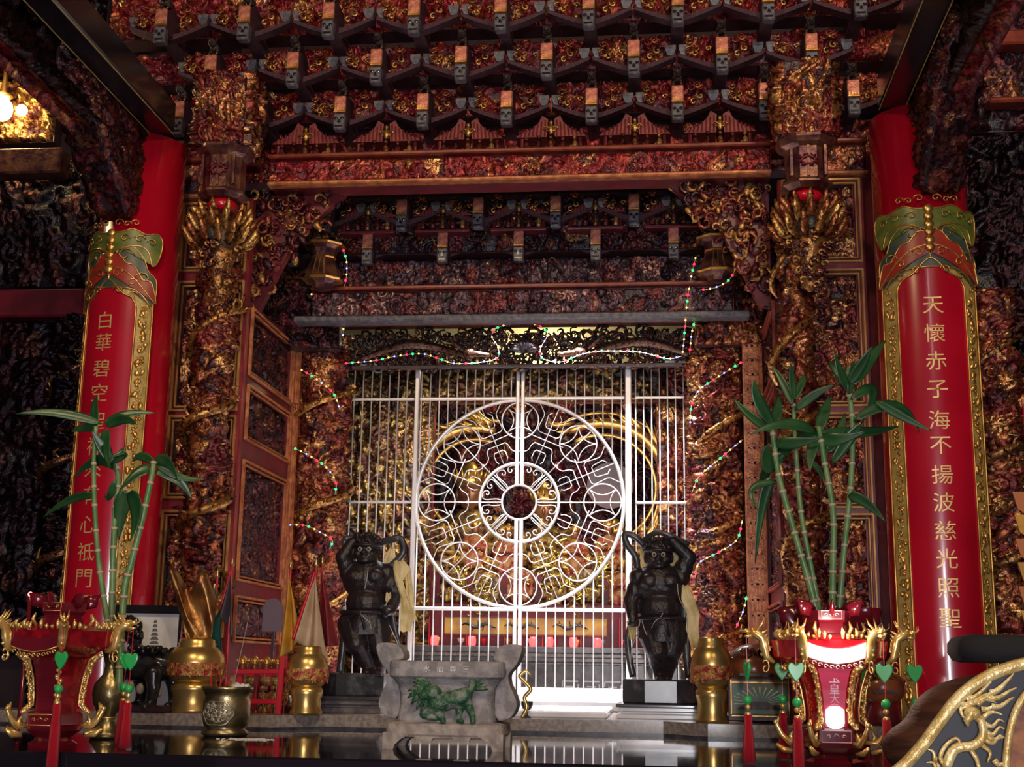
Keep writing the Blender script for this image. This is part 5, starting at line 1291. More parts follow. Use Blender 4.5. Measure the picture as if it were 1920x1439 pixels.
m = MB(); n = 12; pts = [(-.042, 0), (.042, 0), (.042, .09)]+[(.042*math.cos(a), .09+.05*math.sin(a)) for a in np.linspace(0, PI, 10)[1:-1]]+[(-.042, .09)]
m.prism(pts, -.01, .01); p = P(510, 1185, 5.52); tag(m.build('round_topped_tablet', M['mauve2'], loc=p, mods=()), 'dull mauve round-topped tablet behind the red rack', 'tablet')
MB().box((0, 0, 0), (.012, .012, p.z-LZ)).build('stand', M['dark'], bpy.data.objects['round_topped_tablet'], loc=(0, .02, -(p.z-LZ)/2))
rd = random.Random(9)
for q in range(9):
    px = 440+q*13; x = onledge(px, 5.38)
    tag(MB().cap((0, 0, 0), (rd.uniform(-.01, .01), 0, rd.uniform(.13, .2)), .0022, .0018, 5).build('incense_stick', M['redp' if q % 2 else 'pewter'], loc=(x, 5.37+.03*(q % 3), LZ)), 'thin incense stick, %s from left, in the row inside the red rack' % rdm[q], 'incense stick', 'incense sticks in the red rack')
# small figures behind the rack
for i, (px, py, mm) in enumerate(((455, 1215, 'robe_dark'), (478, 1205, 'robe_gold'), (500, 1210, 'robe_red'), (520, 1222, 'robe_gold'))):
    p = P(px, py, 5.5); t2 = deity('tiny %s idol, %s of four behind the red rack' % (['dark', 'gold', 'red', 'gilt'][i], ['leftmost', 'second', 'third', 'rightmost'][i]), (p.x, 5.52, LZ), .22, M[mm], 70+i, group='idols behind the red rack')
# ================================================================ flags
def flag(label, tip, bl, br, Y, mm, em=None, seed=0, polepx=None):
    T, A, B = P(*tip, Y), P(*bl, Y), P(*br, Y); root = Vector((T.x, Y, LZ)); t = thing('pennant_flag', label, 'flag', root, 'triangular flags standing on the ledge')
    n = 24; G = np.zeros((n+1, n+1, 3))
    for i in range(n+1):
        v = i/n
        for j in range(n+1):
            u = j/n; L = T+(A-T)*v; Rr = T+(B-T)*v; p = L+(Rr-L)*u; G[i, j] = (p.x-root.x, .028*math.sin(u*9+seed+v*2)*v, p.z-root.z)
    MB().surf(G).build('cloth', M[mm], t, True, mods=(('SOLIDIFY', dict(thickness=.002)),))
    if em:
        m = MB(); m.tube([G[i, 0]+np.array((0, -.004, 0)) for i in range(n+1)], .008, 5); m.build('edge', M[em], t, True)
    MB().cap((0, .03, 0), (0, .02, T.z-LZ+.03), .006, .005, 8).build('pole', M['redp'], t)
    MB().lathe([(.001, 0), (.010, .012), (.006, .03), (.001, .05)], (0, .02, T.z-LZ+.02), 10).build('finial', M['brass'], t, True)
for nme, c1, c2 in (('flag_green', (.02, .13, .10), (.015, .08, .07)), ('flag_yellow', (.62, .33, .03), (.45, .2, .02)), ('flag_white', (.55, .42, .28), (.42, .28, .16)), ('flag_red', (.26, .015, .02), (.16, .01, .015)), ('flag_grey', (.07, .06, .07), (.05, .04, .05))): M[nme] = mat(nme, c1, rough=.6, col2=c2, scale=8)
flag('dark green pennant with a yellow edge, right of the gilt leaf fan', (404, 1095), (378, 1192), (424, 1250), 5.46, 'flag_green', 'gold')
flag('dark grey-red pennant just right of the green one', (432, 1072), (410, 1150), (440, 1200), 5.52, 'flag_grey', 'redp', 1)
flag('yellow pennant, leftmost of those behind the red rack', (542, 1078), (526, 1238), (566, 1200), 5.50, 'flag_yellow', None, 2)
flag('cream pennant with a red edge behind the slimmer brass vase', (590, 1074), (553, 1200), (612, 1252), 5.46, 'flag_white', 'redp', 3)
flag('dark red pennant beside the left guardian', (602, 1070), (600, 1215), (634, 1210), 5.56, 'flag_red', None, 4)
# ================================================================ wooden fish drums, green picture, cups
def fish(label, px, py, r, Y, sq):
    p = P(px, py, Y); t = thing('wooden_fish_drum', label, 'drum', (p.x, Y, LZ)); zc = p.z-LZ
    m = MB(); m.ball((0, 0, zc), (r, r*.8, r*sq), 24, 16)
    for q in range(7): a = PI+.45*q+.2; m.cap((r*.75*math.cos(a), r*.5*math.sin(a), zc-r*.2), (r*.9*math.cos(a), r*.6*math.sin(a), zc+r*.35*sq), r*.14, r*.1)
    b = m.build('drum_body', M['brown'], t, True)
    MB().box((0, -r*.72, zc-r*.2*sq), (r*1.1, r*.2, r*.1)).build('slot', M['black'], b)
    m = MB(); rd = random.Random(int(px))
    for q in range(8):
        x = rd.uniform(-.6, .6)*r; m.tube([(x+r*.2*(1-i/8)*math.cos(i*.9), -r*.8+.01, zc+r*.6*sq+r*.2*(1-i/8)*math.sin(i*.9)) for i in range(7)], r*.06, 5)
    m.build('carved_scrolls', M['brown'], b, True)
    m = MB(); m.lathe([(r*.7, 0), (r*.75, .02), (r*.6, max(.03, zc-r*sq*.75))], seg=24); m.build('cushion', M['lacq2'], t, True)
fish('large round polished brown wooden fish drum between the right vase and the right lantern', 1415, 1256, .125, 5.6, .85)
fish('round polished brown wooden fish drum between the right lantern and the dark cushion', 1655, 1290, .09, 5.45, .8)
fish('brown wooden fish drum half hidden behind the right lantern', 1500, 1245, .088, 5.6, .9)
p0 = P(1426, 1322, 5.3); t = thing('green_ray_picture', 'small framed picture with green rays left of the right lantern', 'picture', (p0.x, 5.34, LZ)); W = .245; H = .165
MB().box((0, 0, H/2+.01), (W, .02, H), bev=.003).build('frame', M['dark'], t)
M['greenpic'] = mat('green_picture_ground', (.03, .14, .09), rough=.35, col2=(.10, .10, .03), scale=16)
MB().box((0, -.013, H/2+.02), (W*.88, .006, H*.78)).build('picture_field', M['greenpic'], t)
m = MB()
for q in range(15):
    a = PI*(q+.5)/15; m.add([(0+.03*math.cos(a), -.018, .075+.02*math.sin(a)), (min(.10, max(-.10, .12*math.cos(a-.03))), -.018, .068+.072*math.sin(a-.03)), (min(.10, max(-.10, .12*math.cos(a+.03))), -.018, .068+.072*math.sin(a+.03))], [(0, 1, 2)])
m.build('pale_rays', M['palegreen'], t)
m = MB(); m.prism([(-.09, .055), (.09, .055), (.05, .075), (.02, .085), (-.02, .085), (-.06, .075)], -.019, -.017); m.build('painted_hall', M['dark'], t)
m = MB()
for a, b, c_, d in ((0, .099, .222, .004), (0, -.0, .0, .0)):
    if c_: m.box((0, -.014, H*.92+.006), (c_, .012, .004)); m.box((0, -.014, .030), (c_, .012, .004)); m.box((-c_/2, -.014, H/2+.02), (.004, .012, H*.8)); m.box((c_/2, -.014, H/2+.02), (.004, .012, H*.8))
m.build('gilt_fillet', M['gold'], t)
X = P(988, 1335, 5.5).x
tag(MB().lathe([(.018, 0), (.016, .004), (.005, .010), (.005, .028), (.018, .036), (.024, .050), (.024, .066), (.021, .066), (.018, .05)], seg=20).build('goblet', M['black2'], loc=(X, 5.5, LZ), smooth=True), 'tiny dark goblet on the ledge right of the stone burner', 'goblet')
t = thing('gilt_serpent_hook', 'small gilt curling serpent ornament at the right ear of the stone burner', 'ornament', (P(984, 1335, 5.48).x, 5.46, LZ))
p = lambda x, y: ((x-984)/400., 0, (1342-y)/455.)
MB().tube([p(q.x, q.y) for q in bez([(980, 1342, 0), (988, 1322, 0), (984, 1305, 0), (994, 1290, 0), (984, 1276, 0), (976, 1266, 0), (986, 1257, 0), (994, 1264, 0)], 6)], [.008]*30+[.008-.0005*i for i in range(13)], 8).build('serpent', M['brass'], t, True)

# ================================================================ lucky bamboo
def bamboo(label, stems, leaves, Yb, vase, rt):
    X = P(rt[0], rt[1], Yb).x; t = thing('lucky_bamboo', label, 'plant', (X, Yb, TZ)); o = Vector((X, Yb, TZ)); rd = random.Random(int(rt[0]))
    for pts, r, dy in stems:
        st = []
        for (x, y) in pts: q = P(x, y, Yb+dy)-o; st.append(q)
        L = bez(st, 8); rr = [r*(1.06 if i % 8 == 0 else 1)*(1-.3*i/len(L)) for i in range(len(L))]
        s = MB().tube(L, rr, 10).build('stalk', M['stem'], t, True)
        m = MB(); acc = 0
        for i in range(1, len(L)):
            acc += (L[i]-L[i-1]).length
            if acc > .055+.02*rd.random():
                acc = 0; d = (L[i]-L[i-1]).normalized(); m.tube([L[i]-d*.005, L[i]-d*.002, L[i]+d*.002, L[i]+d*.005], [rr[i]*1.02, rr[i]*1.22, rr[i]*1.22, rr[i]*1.02], 10)
        if m.V: m.build('node_rings', M['node'], s, True)
    for a, c_, b, w_, dz in leaves:
        A, Bm, Bp = (P(*q, Yb)-o for q in (a, c_, b)); A.y += 0; Bm.y += dz*.5; Bp.y += dz; n = 14; G = np.zeros((n+1, 5, 3)); pth = []
        for i in range(n+1):
            u = i/n; pth.append(A*(1-u)**2+(Bm*2-(A+Bp)/2)*2*u*(1-u)+Bp*u*u)
        for i in range(n+1):
            u = i/n; d = (pth[min(n, i+1)]-pth[max(0, i-1)]).normalized(); sd = d.cross(Vector((0, 1, 0)))
            sd = (sd if sd.length > .05 else Vector((1, 0, 0))).normalized(); sd = (sd+Vector((0, .35*(1 if dz > 0 else -1), 0))).normalized()
            wd = w_*.78*(math.sin(PI*min(1, u*1.0)**.62)**.9)*.5+.0012
            for j in range(5):
                v = j/2-1; G[i, j] = pth[i]+sd*wd*v+Vector((0, -1, .3))*(abs(v)*wd*.22)
        MB().surf(G).build('leaf', M['leaf'], t, True, mods=(('SOLIDIFY', dict(thickness=.0012)),))
    return t, o
ls = 1/560.
bamboo('lucky bamboo with four tall stalks standing behind the right lantern',
 [([(1534, 1165), (1522, 1110), (1490, 1000), (1462, 900), (1452, 840), (1448, 800)], .0115, .0), ([(1540, 1165), (1520, 1060), (1502, 960), (1492, 840), (1488, 760)], .0095, .04), ([(1560, 1165), (1562, 1060), (1562, 960), (1545, 860), (1535, 800)], .0115, -.02), ([(1572, 1165), (1582, 1040), (1596, 900), (1598, 790), (1590, 720), (1592, 690)], .0105, .02)],
 [((1452, 812), (1408, 778), (1378, 742), .040, .05), ((1450, 800), (1420, 752), (1412, 718), .055, -.05), ((1450, 795), (1460, 765), (1462, 735), .045, .06), ((1486, 760), (1468, 715), (1450, 683), .035, .04), ((1488, 750), (1484, 715), (1480, 688), .03, -.04), ((1490, 750), (1505, 715), (1512, 698), .03, .05), ((1492, 770), (1525, 745), (1560, 728), .040, -.05),
  ((1592, 722), (1625, 680), (1667, 630), .072, .06), ((1592, 720), (1612, 690), (1630, 658), .05, -.06), ((1590, 722), (1570, 690), (1558, 672), .045, .05), ((1590, 730), (1575, 705), (1560, 665), .04, -.05), ((1592, 740), (1598, 700), (1596, 680), .035, 0), ((1594, 750), (1640, 730), (1620, 790), .05, .07),
  ((1535, 812), (1620, 808), (1692, 792), .055, .08), ((1530, 812), (1470, 800), (1405, 822), .050, -.07), ((1600, 790), (1680, 760), (1728, 808), .050, .04), ((1640, 752), (1690, 785), (1742, 812), .035, -.04), ((1535, 810), (1548, 770), (1562, 735), .05, .06), ((1535, 815), (1520, 850), (1515, 890), .05, -.06), ((1548, 850), (1575, 810), (1588, 770), .05, .05), ((1560, 870), (1595, 820), (1612, 800), .05, -.04),
  ((1448, 880), (1465, 850), (1500, 830), .06, .06), ((1444, 890), (1435, 860), (1440, 838), .055, -.06), ((1450, 900), (1432, 940), (1418, 1055), .048, .05), ((1455, 905), (1410, 920), (1420, 960), .03, -.05), ((1590, 930), (1620, 945), (1655, 982), .045, -.05), ((1490, 830), (1520, 815), (1560, 800), .045, .07), ((1450, 830), (1490, 835), (1540, 825), .05, -.06), ((1470, 850), (1440, 880), (1428, 900), .05, .07), ((1535, 815), (1560, 830), (1620, 815), .06, -.07), ((1545, 900), (1528, 870), (1505, 850), .02, .03)], 4.35, None, (1555, 1165))
bamboo('lucky bamboo with slender stalks standing by the left lantern',
 [([(214, 1300), (203, 1180), (186, 1060), (178, 960), (176, 870), (180, 800)], .010, .0), ([(205, 1300), (210, 1140), (212, 1050), (216, 960), (222, 900), (214, 860)], .0115, .03), ([(222, 1300), (232, 1120), (248, 1050), (268, 970), (285, 890), (288, 868)], .012, -.02)],
 [((182, 800), (172, 765), (172, 735), .045, .05), ((190, 795), (120, 780), (50, 785), .042, -.08), ((195, 795), (235, 775), (282, 770), .040, .05), ((200, 800), (235, 790), (268, 802), .05, -.05), ((185, 805), (150, 800), (120, 805), .04, .06), ((200, 805), (205, 840), (218, 885), .055, -.05), ((188, 812), (196, 850), (214, 890), .05, .05), ((214, 870), (195, 840), (182, 812), .045, -.04),
  ((290, 870), (260, 855), (238, 862), .04, .05), ((290, 868), (320, 870), (345, 905), .05, -.06), ((292, 872), (340, 895), (372, 890), .03, .06), ((285, 880), (262, 892), (235, 925), .055, -.05), ((290, 885), (330, 900), (350, 935), .045, .05), ((236, 920), (222, 960), (212, 1010), .065, .05), ((240, 925), (262, 960), (255, 1018), .070, -.05), ((215, 880), (175, 862), (120, 892), .05, .07), ((210, 870), (240, 850), (215, 865), .04, -.05), ((180, 930), (120, 935), (55, 965), .035, .1), ((215, 900), (200, 930), (185, 925), .03, .05)], 4.22, None, (212, 1300))
# brass flower vase of the left bamboo
Xv = P(205, 1300, 4.22).x
t = thing('brass_flower_vase', 'tall aged brass vase holding the left bamboo', 'vase', (Xv, 4.22, TZ)); t.scale = (1.08, 1.08, 1.08)
m = MB(); m.lathe([(.045, 0), (.050, .008), (.040, .02), (.022, .05), (.024, .07), (.045, .10), (.050, .13), (.045, .16), (.022, .19), (.018, .215), (.026, .245), (.034, .262), (.030, .262), (.016, .24)], seg=28); m.build('body', M['brass_old'], t, True)
for z, r in ((.175, .034), (.06, .027)): MB().lathe([(r-.006, z-.004), (r, z), (r-.006, z+.004)], seg=24).build('collar_ring', M['brass'], t, True)
# dark red petalled pot of the right bamboo
Xp = P(1556, 1165, 4.35).x
t = thing('petalled_red_pot', 'dark red glazed pot with petal rim holding the right bamboo', 'pot', (Xp, 4.35, TZ)); zt_ = P(1556, 1152, 4.35).z-TZ
M['glaze'] = mat('dark_red_glaze', (.13, .006, .014), rough=.2, coat=.5)
MB().lathe([(.06, 0), (.07, .02), (.05, .08), (.06, zt_*.6), (.085, zt_*.85), (.072, zt_), (.066, zt_), (.06, zt_*.8)], seg=28).build('body', M['glaze'], t, True)
for q in range(8):
    a = 2*PI*q/8; m = MB(); c, s = math.cos(a), math.sin(a)
    m.tube([(c*.07, s*.07, zt_*.82), (c*.10, s*.10, zt_*.9), (c*.135, s*.135, zt_*1.0), (c*.16, s*.16, zt_*1.04)], [.02, .038, .034, .004], 8, flat=.3); m.build('petal', M['glaze'], t, True)
# ================================================================ palace lanterns
M['orangesc'] = mat('orange_banner', (.42, .12, .02), rough=.5)
M['orangescale'] = mat('orange_brown_field', (.25, .09, .02), .3, .4, col2=(.10, .02, .01), scale=30)
M['lred'] = mat('red_translucent_lantern', (.36, .006, .010), rough=.14, coat=.3, emit=(1, .02, .015), es=.03, col2=(.20, .004, .010), scale=40)
M['lred2'] = mat('red_unlit_lantern', (.30, .005, .012), rough=.14, coat=.3, col2=(.15, .004, .010), scale=40)
M['ldark'] = mat('dark_red_plastic', (.13, .006, .014), rough=.15, coat=.4)
M['litwhite'] = mat('lit_white_panel', (.9, .85, .88), rough=.4, emit=(1, .93, .97), es=3.2)
M['litpink'] = mat('lit_pink_panel', (.4, .02, .06), rough=.3, emit=(1, .12, .22), es=.16)
M['pinkline'] = mat('pink_white_line', (.85, .62, .66), rough=.4)
M['lgold'] = mat('bright_gold_plastic', (.98, .70, .28), .65, .28, col2=(.85, .48, .12), scale=40)
M['jadeg'] = mat('bright_green_bead', (.03, .42, .10), rough=.3, coat=.3)
M['tass'] = mat('red_tassel_thread', (.50, .006, .020), rough=.45, bump=.6, bscale=140, wood=(30, 30, 1))
def hexv(R, z, a0=PI/6): return [(R*math.cos(a0+PI/3*k), R*math.sin(a0+PI/3*k), z) for k in range(6)]
def lantern(label, loc, rot, lit):
    t = thing('palace_lantern', label, 'lantern', loc, 'palace lanterns on the black table'); t.rotation_euler.z = rot
    def hexloft(nm, mm, secs, par=t):
        m = MB(); v = []
        for R, z in secs: v += hexv(R, z, 0)
        n = len(secs); f = [tuple(range(6))[::-1], tuple(range(6*n-6, 6*n))]
        for i in range(n-1):
            for j in range(6): f.append((i*6+j, i*6+(j+1) % 6, (i+1)*6+(j+1) % 6, (i+1)*6+j))
        m.add(v, f); return m.build(nm, M[mm], par)
    hexloft('foot', 'ldark', [(.075, 0), (.078, .012), (.060, .020), (.055, .030)])
    hexloft('lower_bowl', 'ldark', [(.055, .030), (.085, .050), (.088, .062)])
    hexloft('lower_band', 'ldark', [(.088, .062), (.090, .066), (.086, .096), (.080, .10)])
    hexloft('shade', 'lred' if lit else 'lred2', [(.066, .10), (.064, .14), (.072, .20), (.086, .25), (.104, .262)])
    hexloft('shoulder', 'lred' if lit else 'lred2', [(.104, .262), (.150, .285), (.158, .33), (.120, .335), (.085, .345)])
    hexloft('neck', 'ldark', [(.085, .345), (.066, .35), (.062, .375), (.070, .385), (.072, .41), (.050, .412)])
    # front panel with lit sign and characters; the front is the -y face between two corners
    def face(R0, z0, R1, z1, w0, w1, off=.003):
        a0, a1 = -R0*math.cos(PI/6)-off, -R1*math.cos(PI/6)-off; return [(-w0, a0, z0), (w0, a0, z0), (w1, a1, z1), (-w1, a1, z1)]
    def panel(nm, mm, rows, par=t):
        m = MB(); v = []; th = .003
        for R, z, w_ in rows: y = -R*math.cos(PI/6); v += [(-w_, y-th, z), (w_, y-th, z), (w_, y+.002, z), (-w_, y+.002, z)]
        n = len(rows); f = [(0, 1, 2, 3), (4*n-1, 4*n-2, 4*n-3, 4*n-4)]
        for i in range(n-1):
            for j in range(4): f.append((i*4+j, i*4+(j+1) % 4, i*4+4+(j+1) % 4, i*4+4+j))
        m.add(v, f); return m.build(nm, M[mm], par)
    pn = panel('front_panel', 'litpink' if lit else 'ldark', [(.068, .105, .026), (.067, .14, .026), (.075, .20, .031), (.088, .245, .040), (.100, .256, .044)])
    m = MB()    # curved sign band
    n = 14; v = []; f = []
    for i in range(n+1):
        u = i/n*2-1; x = u*(.072); sag = .016*(1-u*u); z0, z1 = .285-sag, .322-sag
        y = -.162*math.cos(PI/6)-.004
        for z in (z0, z1): v += [(x, y, z), (x, y+.01, z)]
    for i in range(n): a = i*4; f += [(a, a+4, a+6, a+2), (a+1, a+3, a+7, a+5), (a, a+1, a+5, a+4), (a+2, a+6, a+7, a+3)]
    f += [(0, 2, 3, 1), (n*4, n*4+1, n*4+3, n*4+2)]
    m.add(v, f); sg = m.build('sign_band', M['litwhite' if lit else 'ldark'], t)
    m = MB(); y = -.162*math.cos(PI/6)-.008
    for q in range(9):
        u = (q-4)/4.6; x = u*.07; z = .278-.016*(1-u*u)
        m.tube([(x+.007*(1-i/8)*math.cos(i*.9), y, z-.004+.007*(1-i/8)*math.sin(i*.9)) for i in range(7)], .0016, 5)
    m.tube([(-.072, y, .284), (-.04, y, .274), (0, y, .268), (.04, y, .274), (.072, y, .284)], .0018, 5)
    for sx in (-1, 1): m.tube([(sx*.074, y, .284), (sx*.074, y, .324)], .002, 5)
    m.build('sign_scrollwork', M['pinkline' if lit else 'lgold'], sg, True)
    if lit:
        for ch, z, s in zip('玉皇大帝', (.232, .203, .178, .155), (.027, .026, .024, .022)):
            R = .064+.28*max(0, z-.14)**1.25+.006; vv, ff = glyph(ch)
            MB().add(np.stack([vv[:, 0]*s, 0*vv[:, 0]-(.067+.13*max(0, z-.14)+.001)*math.cos(PI/6)-.0065, vv[:, 1]*s+z], -1), ff).build('character', M['pinkline'], pn)
        m = MB(); m.prism([(-.019, .105), (0, .096), (.019, .105), (.024, .115), (.024, .148), (.012, .158), (-.012, .158), (-.024, .148), (-.024, .115)], -.0675, -.062); m.build('lit_window', M['litwhite'], pn)
    # boxes of white line ornament on the top and bottom bands
    for (zc, hw, hh, R) in ((.398, .027, .011, .0715), (.080, .038, .015, .089)):
        m = MB(); y = -R*math.cos(PI/6)-.004
        m.tube([(-hw, y, zc-hh), (hw, y, zc-hh), (hw, y, zc+hh), (-hw, y, zc+hh)], .0014, 4, True)
        for s in (-1, 1): m.tube([(s*hw*.5+s*.006*(1-i/9)*math.cos(i*.8), y, zc+.006*(1-i/9)*math.sin(i*.8)) for i in range(8)], .0011, 4)
        m.tube([(-hw*.2, y, zc), (0, y, zc+hh*.5), (hw*.2, y, zc)], .0011, 4)
        m.build('line_ornament', M['pinkline' if lit else 'lgold'], t, True)
    # gold pierced posts on the six edges
    rd = random.Random(12)
    prof = [(.090, .10), (.066, .12), (.066, .15), (.074, .20), (.090, .25), (.110, .262)]
    for k in range(6):
        a = PI/3*k; c, s = math.cos(a), math.sin(a); m = MB()
        m.tube([(c*(r+.006), s*(r+.006), z) for r, z in prof], .0032, 6); m.tube([(c*(r+.020), s*(r+.020), z) for r, z in prof], .0026, 6)
        for q in range(44):
            u = q/43; j = u*(len(prof)-1); i = min(int(j), len(prof)-2); w_ = j-i; r = prof[i][0]*(1-w_)+prof[i+1][0]*w_; z = prof[i][1]*(1-w_)+prof[i+1][1]*w_
            tx_, ty_ = -s, c; e = rd.uniform(-.006, .006); r += .013+rd.uniform(-.004, .012)*(.4+u)
            m.ball((c*r+tx_*e, s*r+ty_*e, z), rd.uniform(.0035, .0075), 6, 4)
        for z0, R_1, up in ((.062, .10, .028), (.345, .085, .035)):      # finials and cresting
            m.tube([(c*R_1, s*R_1, z0), (c*(R_1+.012), s*(R_1+.012), z0+up*.5), (c*(R_1+.004), s*(R_1+.004), z0+up)], [.005, .006, .002], 6)
        m.build('gold_post', M['lgold'], t, True)
        # dragon head arm
        m = MB(); pts = [(.15, .27), (.170, .285), (.175, .31), (.180, .335), (.198, .348), (.216, .352)]
        m.tube([(c*r, s*r, z) for r, z in pts], [.005, .010, .013, .013, .014, .008], 8)
        A = lambda r, z, e=0: (c*r-s*e, s*r+c*e, z)
        m.tube([A(.21, .350), A(.226, .356), A(.234, .352)], [.009, .007, .004], 6); m.tube([A(.206, .343), A(.222, .339), A(.230, .341)], [.006, .005, .002], 6)
        for e in (-1, 1):
            m.ball(A(.208, .360, e*.006), .0042, 6, 4); m.tube([A(.196, .358, e*.006), A(.184, .370, e*.010), A(.176, .386, e*.012)], [.004, .003, .001], 5)
            m.tube([A(.226, .352, e*.004), A(.238, .360, e*.010), A(.236, .372, e*.012)], [.0015, .0012, .001], 4)
        for q in range(5): m.tube([A(.186, .345-.014*q), A(.176-.004*q, .352-.012*q), A(.164, .360-.010*q)], [.005, .004, .001], 5)
        m.tube([A(.172+.008*math.cos(i*.8), .268+.012*math.sin(i*.8)-.002*i) for i in range(11)], .0022, 5)
        dr = m.build('dragon_arm', M['lgold'], t, True)
        m = MB(); m.tube([A(.085, .062), A(.115, .060), A(.135, .080), A(.148, .105), A(.142, .125)], [.006, .009, .008, .006, .003], 6)
        m.ball(A(.150, .112), .007, 8, 6); m.tube([A(.10, .035), A(.13, .04), A(.15, .055)], [.006, .009, .004], 6)
        m.build('lower_dragon', M['lgold'], t, True)
        # crest leaves on the shoulder
        m = MB()
        for q in range(9):
            f_ = (q-4)/4.5; bx, by = c*.135-s*f_*.06*1.1, s*.135+c*f_*.06*1.1; hh = .018+.010*math.cos(q*2)
            m.tube([(bx, by, .334), (bx*1.04, by*1.04, .334+hh*.6), (bx*.98, by*.98, .334+hh)], [.004, .006, .0015], 5)
        m.build('crest', M['lgold'], t, True)
        # tassel
        zt0 = .339; x, y = c*.224, s*.224; tl = MB(); sw = Vector((0, -.03 if s < 0 else 0, 0))
        p1, p2, p3 = zt0-.078, zt0-.170, zt0-.190
        tl.lathe([(.004, 0), (.012, -.012), (.011, -.035), (.014, -.07), (.019, -.132 if s > -.8 else -.25), (.001, -.135 if s > -.8 else -.254)][::-1], (x, y, p3-.012), 12)
        ts = tl.build('tassel', M['tass'], t, True)
        MB().tube([(x, y, zt0), (x, y, p2)], .0012, 5).build('cord', M['redp'], ts)
        MB().ball((x, y, p2), .0125, 12, 8).build('green_bead', M['jadeg'], ts, True)
        m = MB(); m.ball((x, y, p2-.019), .008, 8, 6).lathe([(.007, -.012), (.009, 0), (.007, .004)], (x, y, p3-.016), 10); m.build('gold_beads', M['lgold'], ts, True)
        hp = [(.0, -.030), (.014, -.012), (.021, .004), (.019, .016), (.010, .021), (.0, .014), (-.010, .021), (-.019, .016), (-.021, .004), (-.014, -.012)]
        hp = [(q.x, q.y) for q in bez([(u, w_, 0) for u, w_ in hp+[hp[0]]], 4)][:-1]
        MB().prism(hp, -.004, .004, rotm(0, 0, a*.5+.3 if k % 2 else 0), (x, y, p1-.012)).build('green_heart', M['jadeg'], ts, mods=(('BEVEL', dict(width=.0025, segments=2)),))
    m = MB()     # upper crown petals
    for k in range(6):
        a = PI/3*k+PI/6; c, s = math.cos(a), math.sin(a); m.tube([(c*.05, s*.05, .405), (c*.078, s*.078, .418), (c*.10, s*.10, .438)], [.016, .022, .002], 8, flat=.35)
    m.build('crown_petals', M['ldark'], t, True)
    if lit:
        l = bpy.data.lights.new('lantern_bulb', 'POINT'); l.energy = 1.6; l.color = (1, .75, .6); l.shadow_soft_size = .02
        o = bpy.data.objects.new('lantern_bulb', l); C.objects.link(o); o.parent = t; o.location = (0, -.17, .36)
    return t
lx = P(1562, 1405, 3.72); lantern('lit red and gold palace lantern with glowing white sign, at the right', (lx.x, 3.72, TZ), .0, True)
lx = P(98, 1400, 3.74); lantern('unlit red and gold palace lantern at the left edge of the table', (lx.x, 3.74, TZ), -.075, False)
p = P(57, 1115, 4.15)
t = thing('electric_candle', 'tiny glowing red electric candle behind the left lantern', 'candle', (p.x, 4.15, TZ))
MB().lathe([(.012, 0), (.006, .02), (.006, p.z-TZ-.01)], seg=10).build('stem', M['ldark'], t, True)
M['ledred'] = mat('red_lamp_glow', (1, .1, .1), rough=.4, emit=(1, .12, .10), es=14)
MB().ball((0, 0, p.z-TZ), .008, 10, 8).build('bulb', M['ledred'], t, True)
# ================================================================ chair with the gilt dragon back, and draped cushions
CYY = 2.5; o = P(1860, 1439, CYY)
t = thing('dragon_chair', 'dark chair back with a gilt carved dragon and gilt rim, bottom right corner', 'chair', (o.x, CYY, -1.45))
def cp(px, py, dy=0): q = P(px, py, CYY); return (q.x-o.x, dy, q.z+1.45)
rim = [(1676, 1452), (1700, 1432), (1732, 1396), (1762, 1355), (1790, 1318), (1820, 1290), (1855, 1268), (1890, 1254), (1925, 1245), (1975, 1240)]
rimw = [cp(*q) for q in rim]
full = bez(rimw, 6)
M['cgold'] = mat('pale_gilt_carving', (.88, .70, .34), .35, .38, col2=(.62, .42, .14), scale=30, bump=.4)
M['navy'] = mat('dark_blue_lacquer', (.012, .013, .028), rough=.5, col2=(.008, .008, .014), scale=18)
MB().tube(full, .0115, 8).build('gilt_rim', M['cgold'], t, True)
m = MB(); poly = [(q.x, q.z) for q in full]+[(full[-1].x, -.0+1.10), (full[0].x-.0, 1.10)]
m.prism(poly, .004, .035); m.build('back_panel', M['navy'], t)
inner = bez([cp(*q, -.004) for q in [(1884, 1460), (1886, 1420), (1890, 1385), (1898, 1350), (1908, 1325), (1925, 1300), (1950, 1285)]], 5)
MB().tube(inner, .007, 8).build('inner_rim', M['cgold'], t, True)
m = MB(); v = [(q.x, q.z) for q in inner]+[(inner[-1].x, 1.10), (inner[0].x, 1.10)]; m.prism(v, -.002, .01); m.build('inner_field', M['orangescale'] if 'orangescale' in M else M['copper'], t)
def cg(pts, r0, r1, name=None):
    L = bez([cp(a, b, -.006) for a, b in pts], 5); n = len(L); return L, [r0+(r1-r0)*i/(n-1) for i in range(n)]
dg = MB(); s_ = 1/980.
for pts, a, b in (([(1772, 1439), (1790, 1405), (1825, 1398), (1842, 1378), (1838, 1352), (1822, 1340), (1812, 1325)], 20, 13), ([(1812, 1325), (1800, 1330), (1806, 1345), (1822, 1350)], 9, 5),
  ([(1772, 1439), (1762, 1420), (1772, 1398), (1790, 1385), (1798, 1392), (1792, 1405)], 9, 4), ([(1840, 1398), (1855, 1412), (1850, 1430)], 10, 3), ([(1815, 1400), (1830, 1425), (1835, 1445)], 10, 8)):
    L, r = cg(pts, a*s_*.5, b*s_*.5); dg.tube(L, r, 8, flat=.7)
dg.ball(cp(1820, 1338, -.012), (.015, .010, .012), 10, 8); dg.tube([cp(1818, 1342, -.014), cp(1808, 1352, -.016), cp(1812, 1362, -.012)], [.008, .006, .003], 6)
dg.build('gilt_dragon', M['cgold'], t, True)
fl = MB()
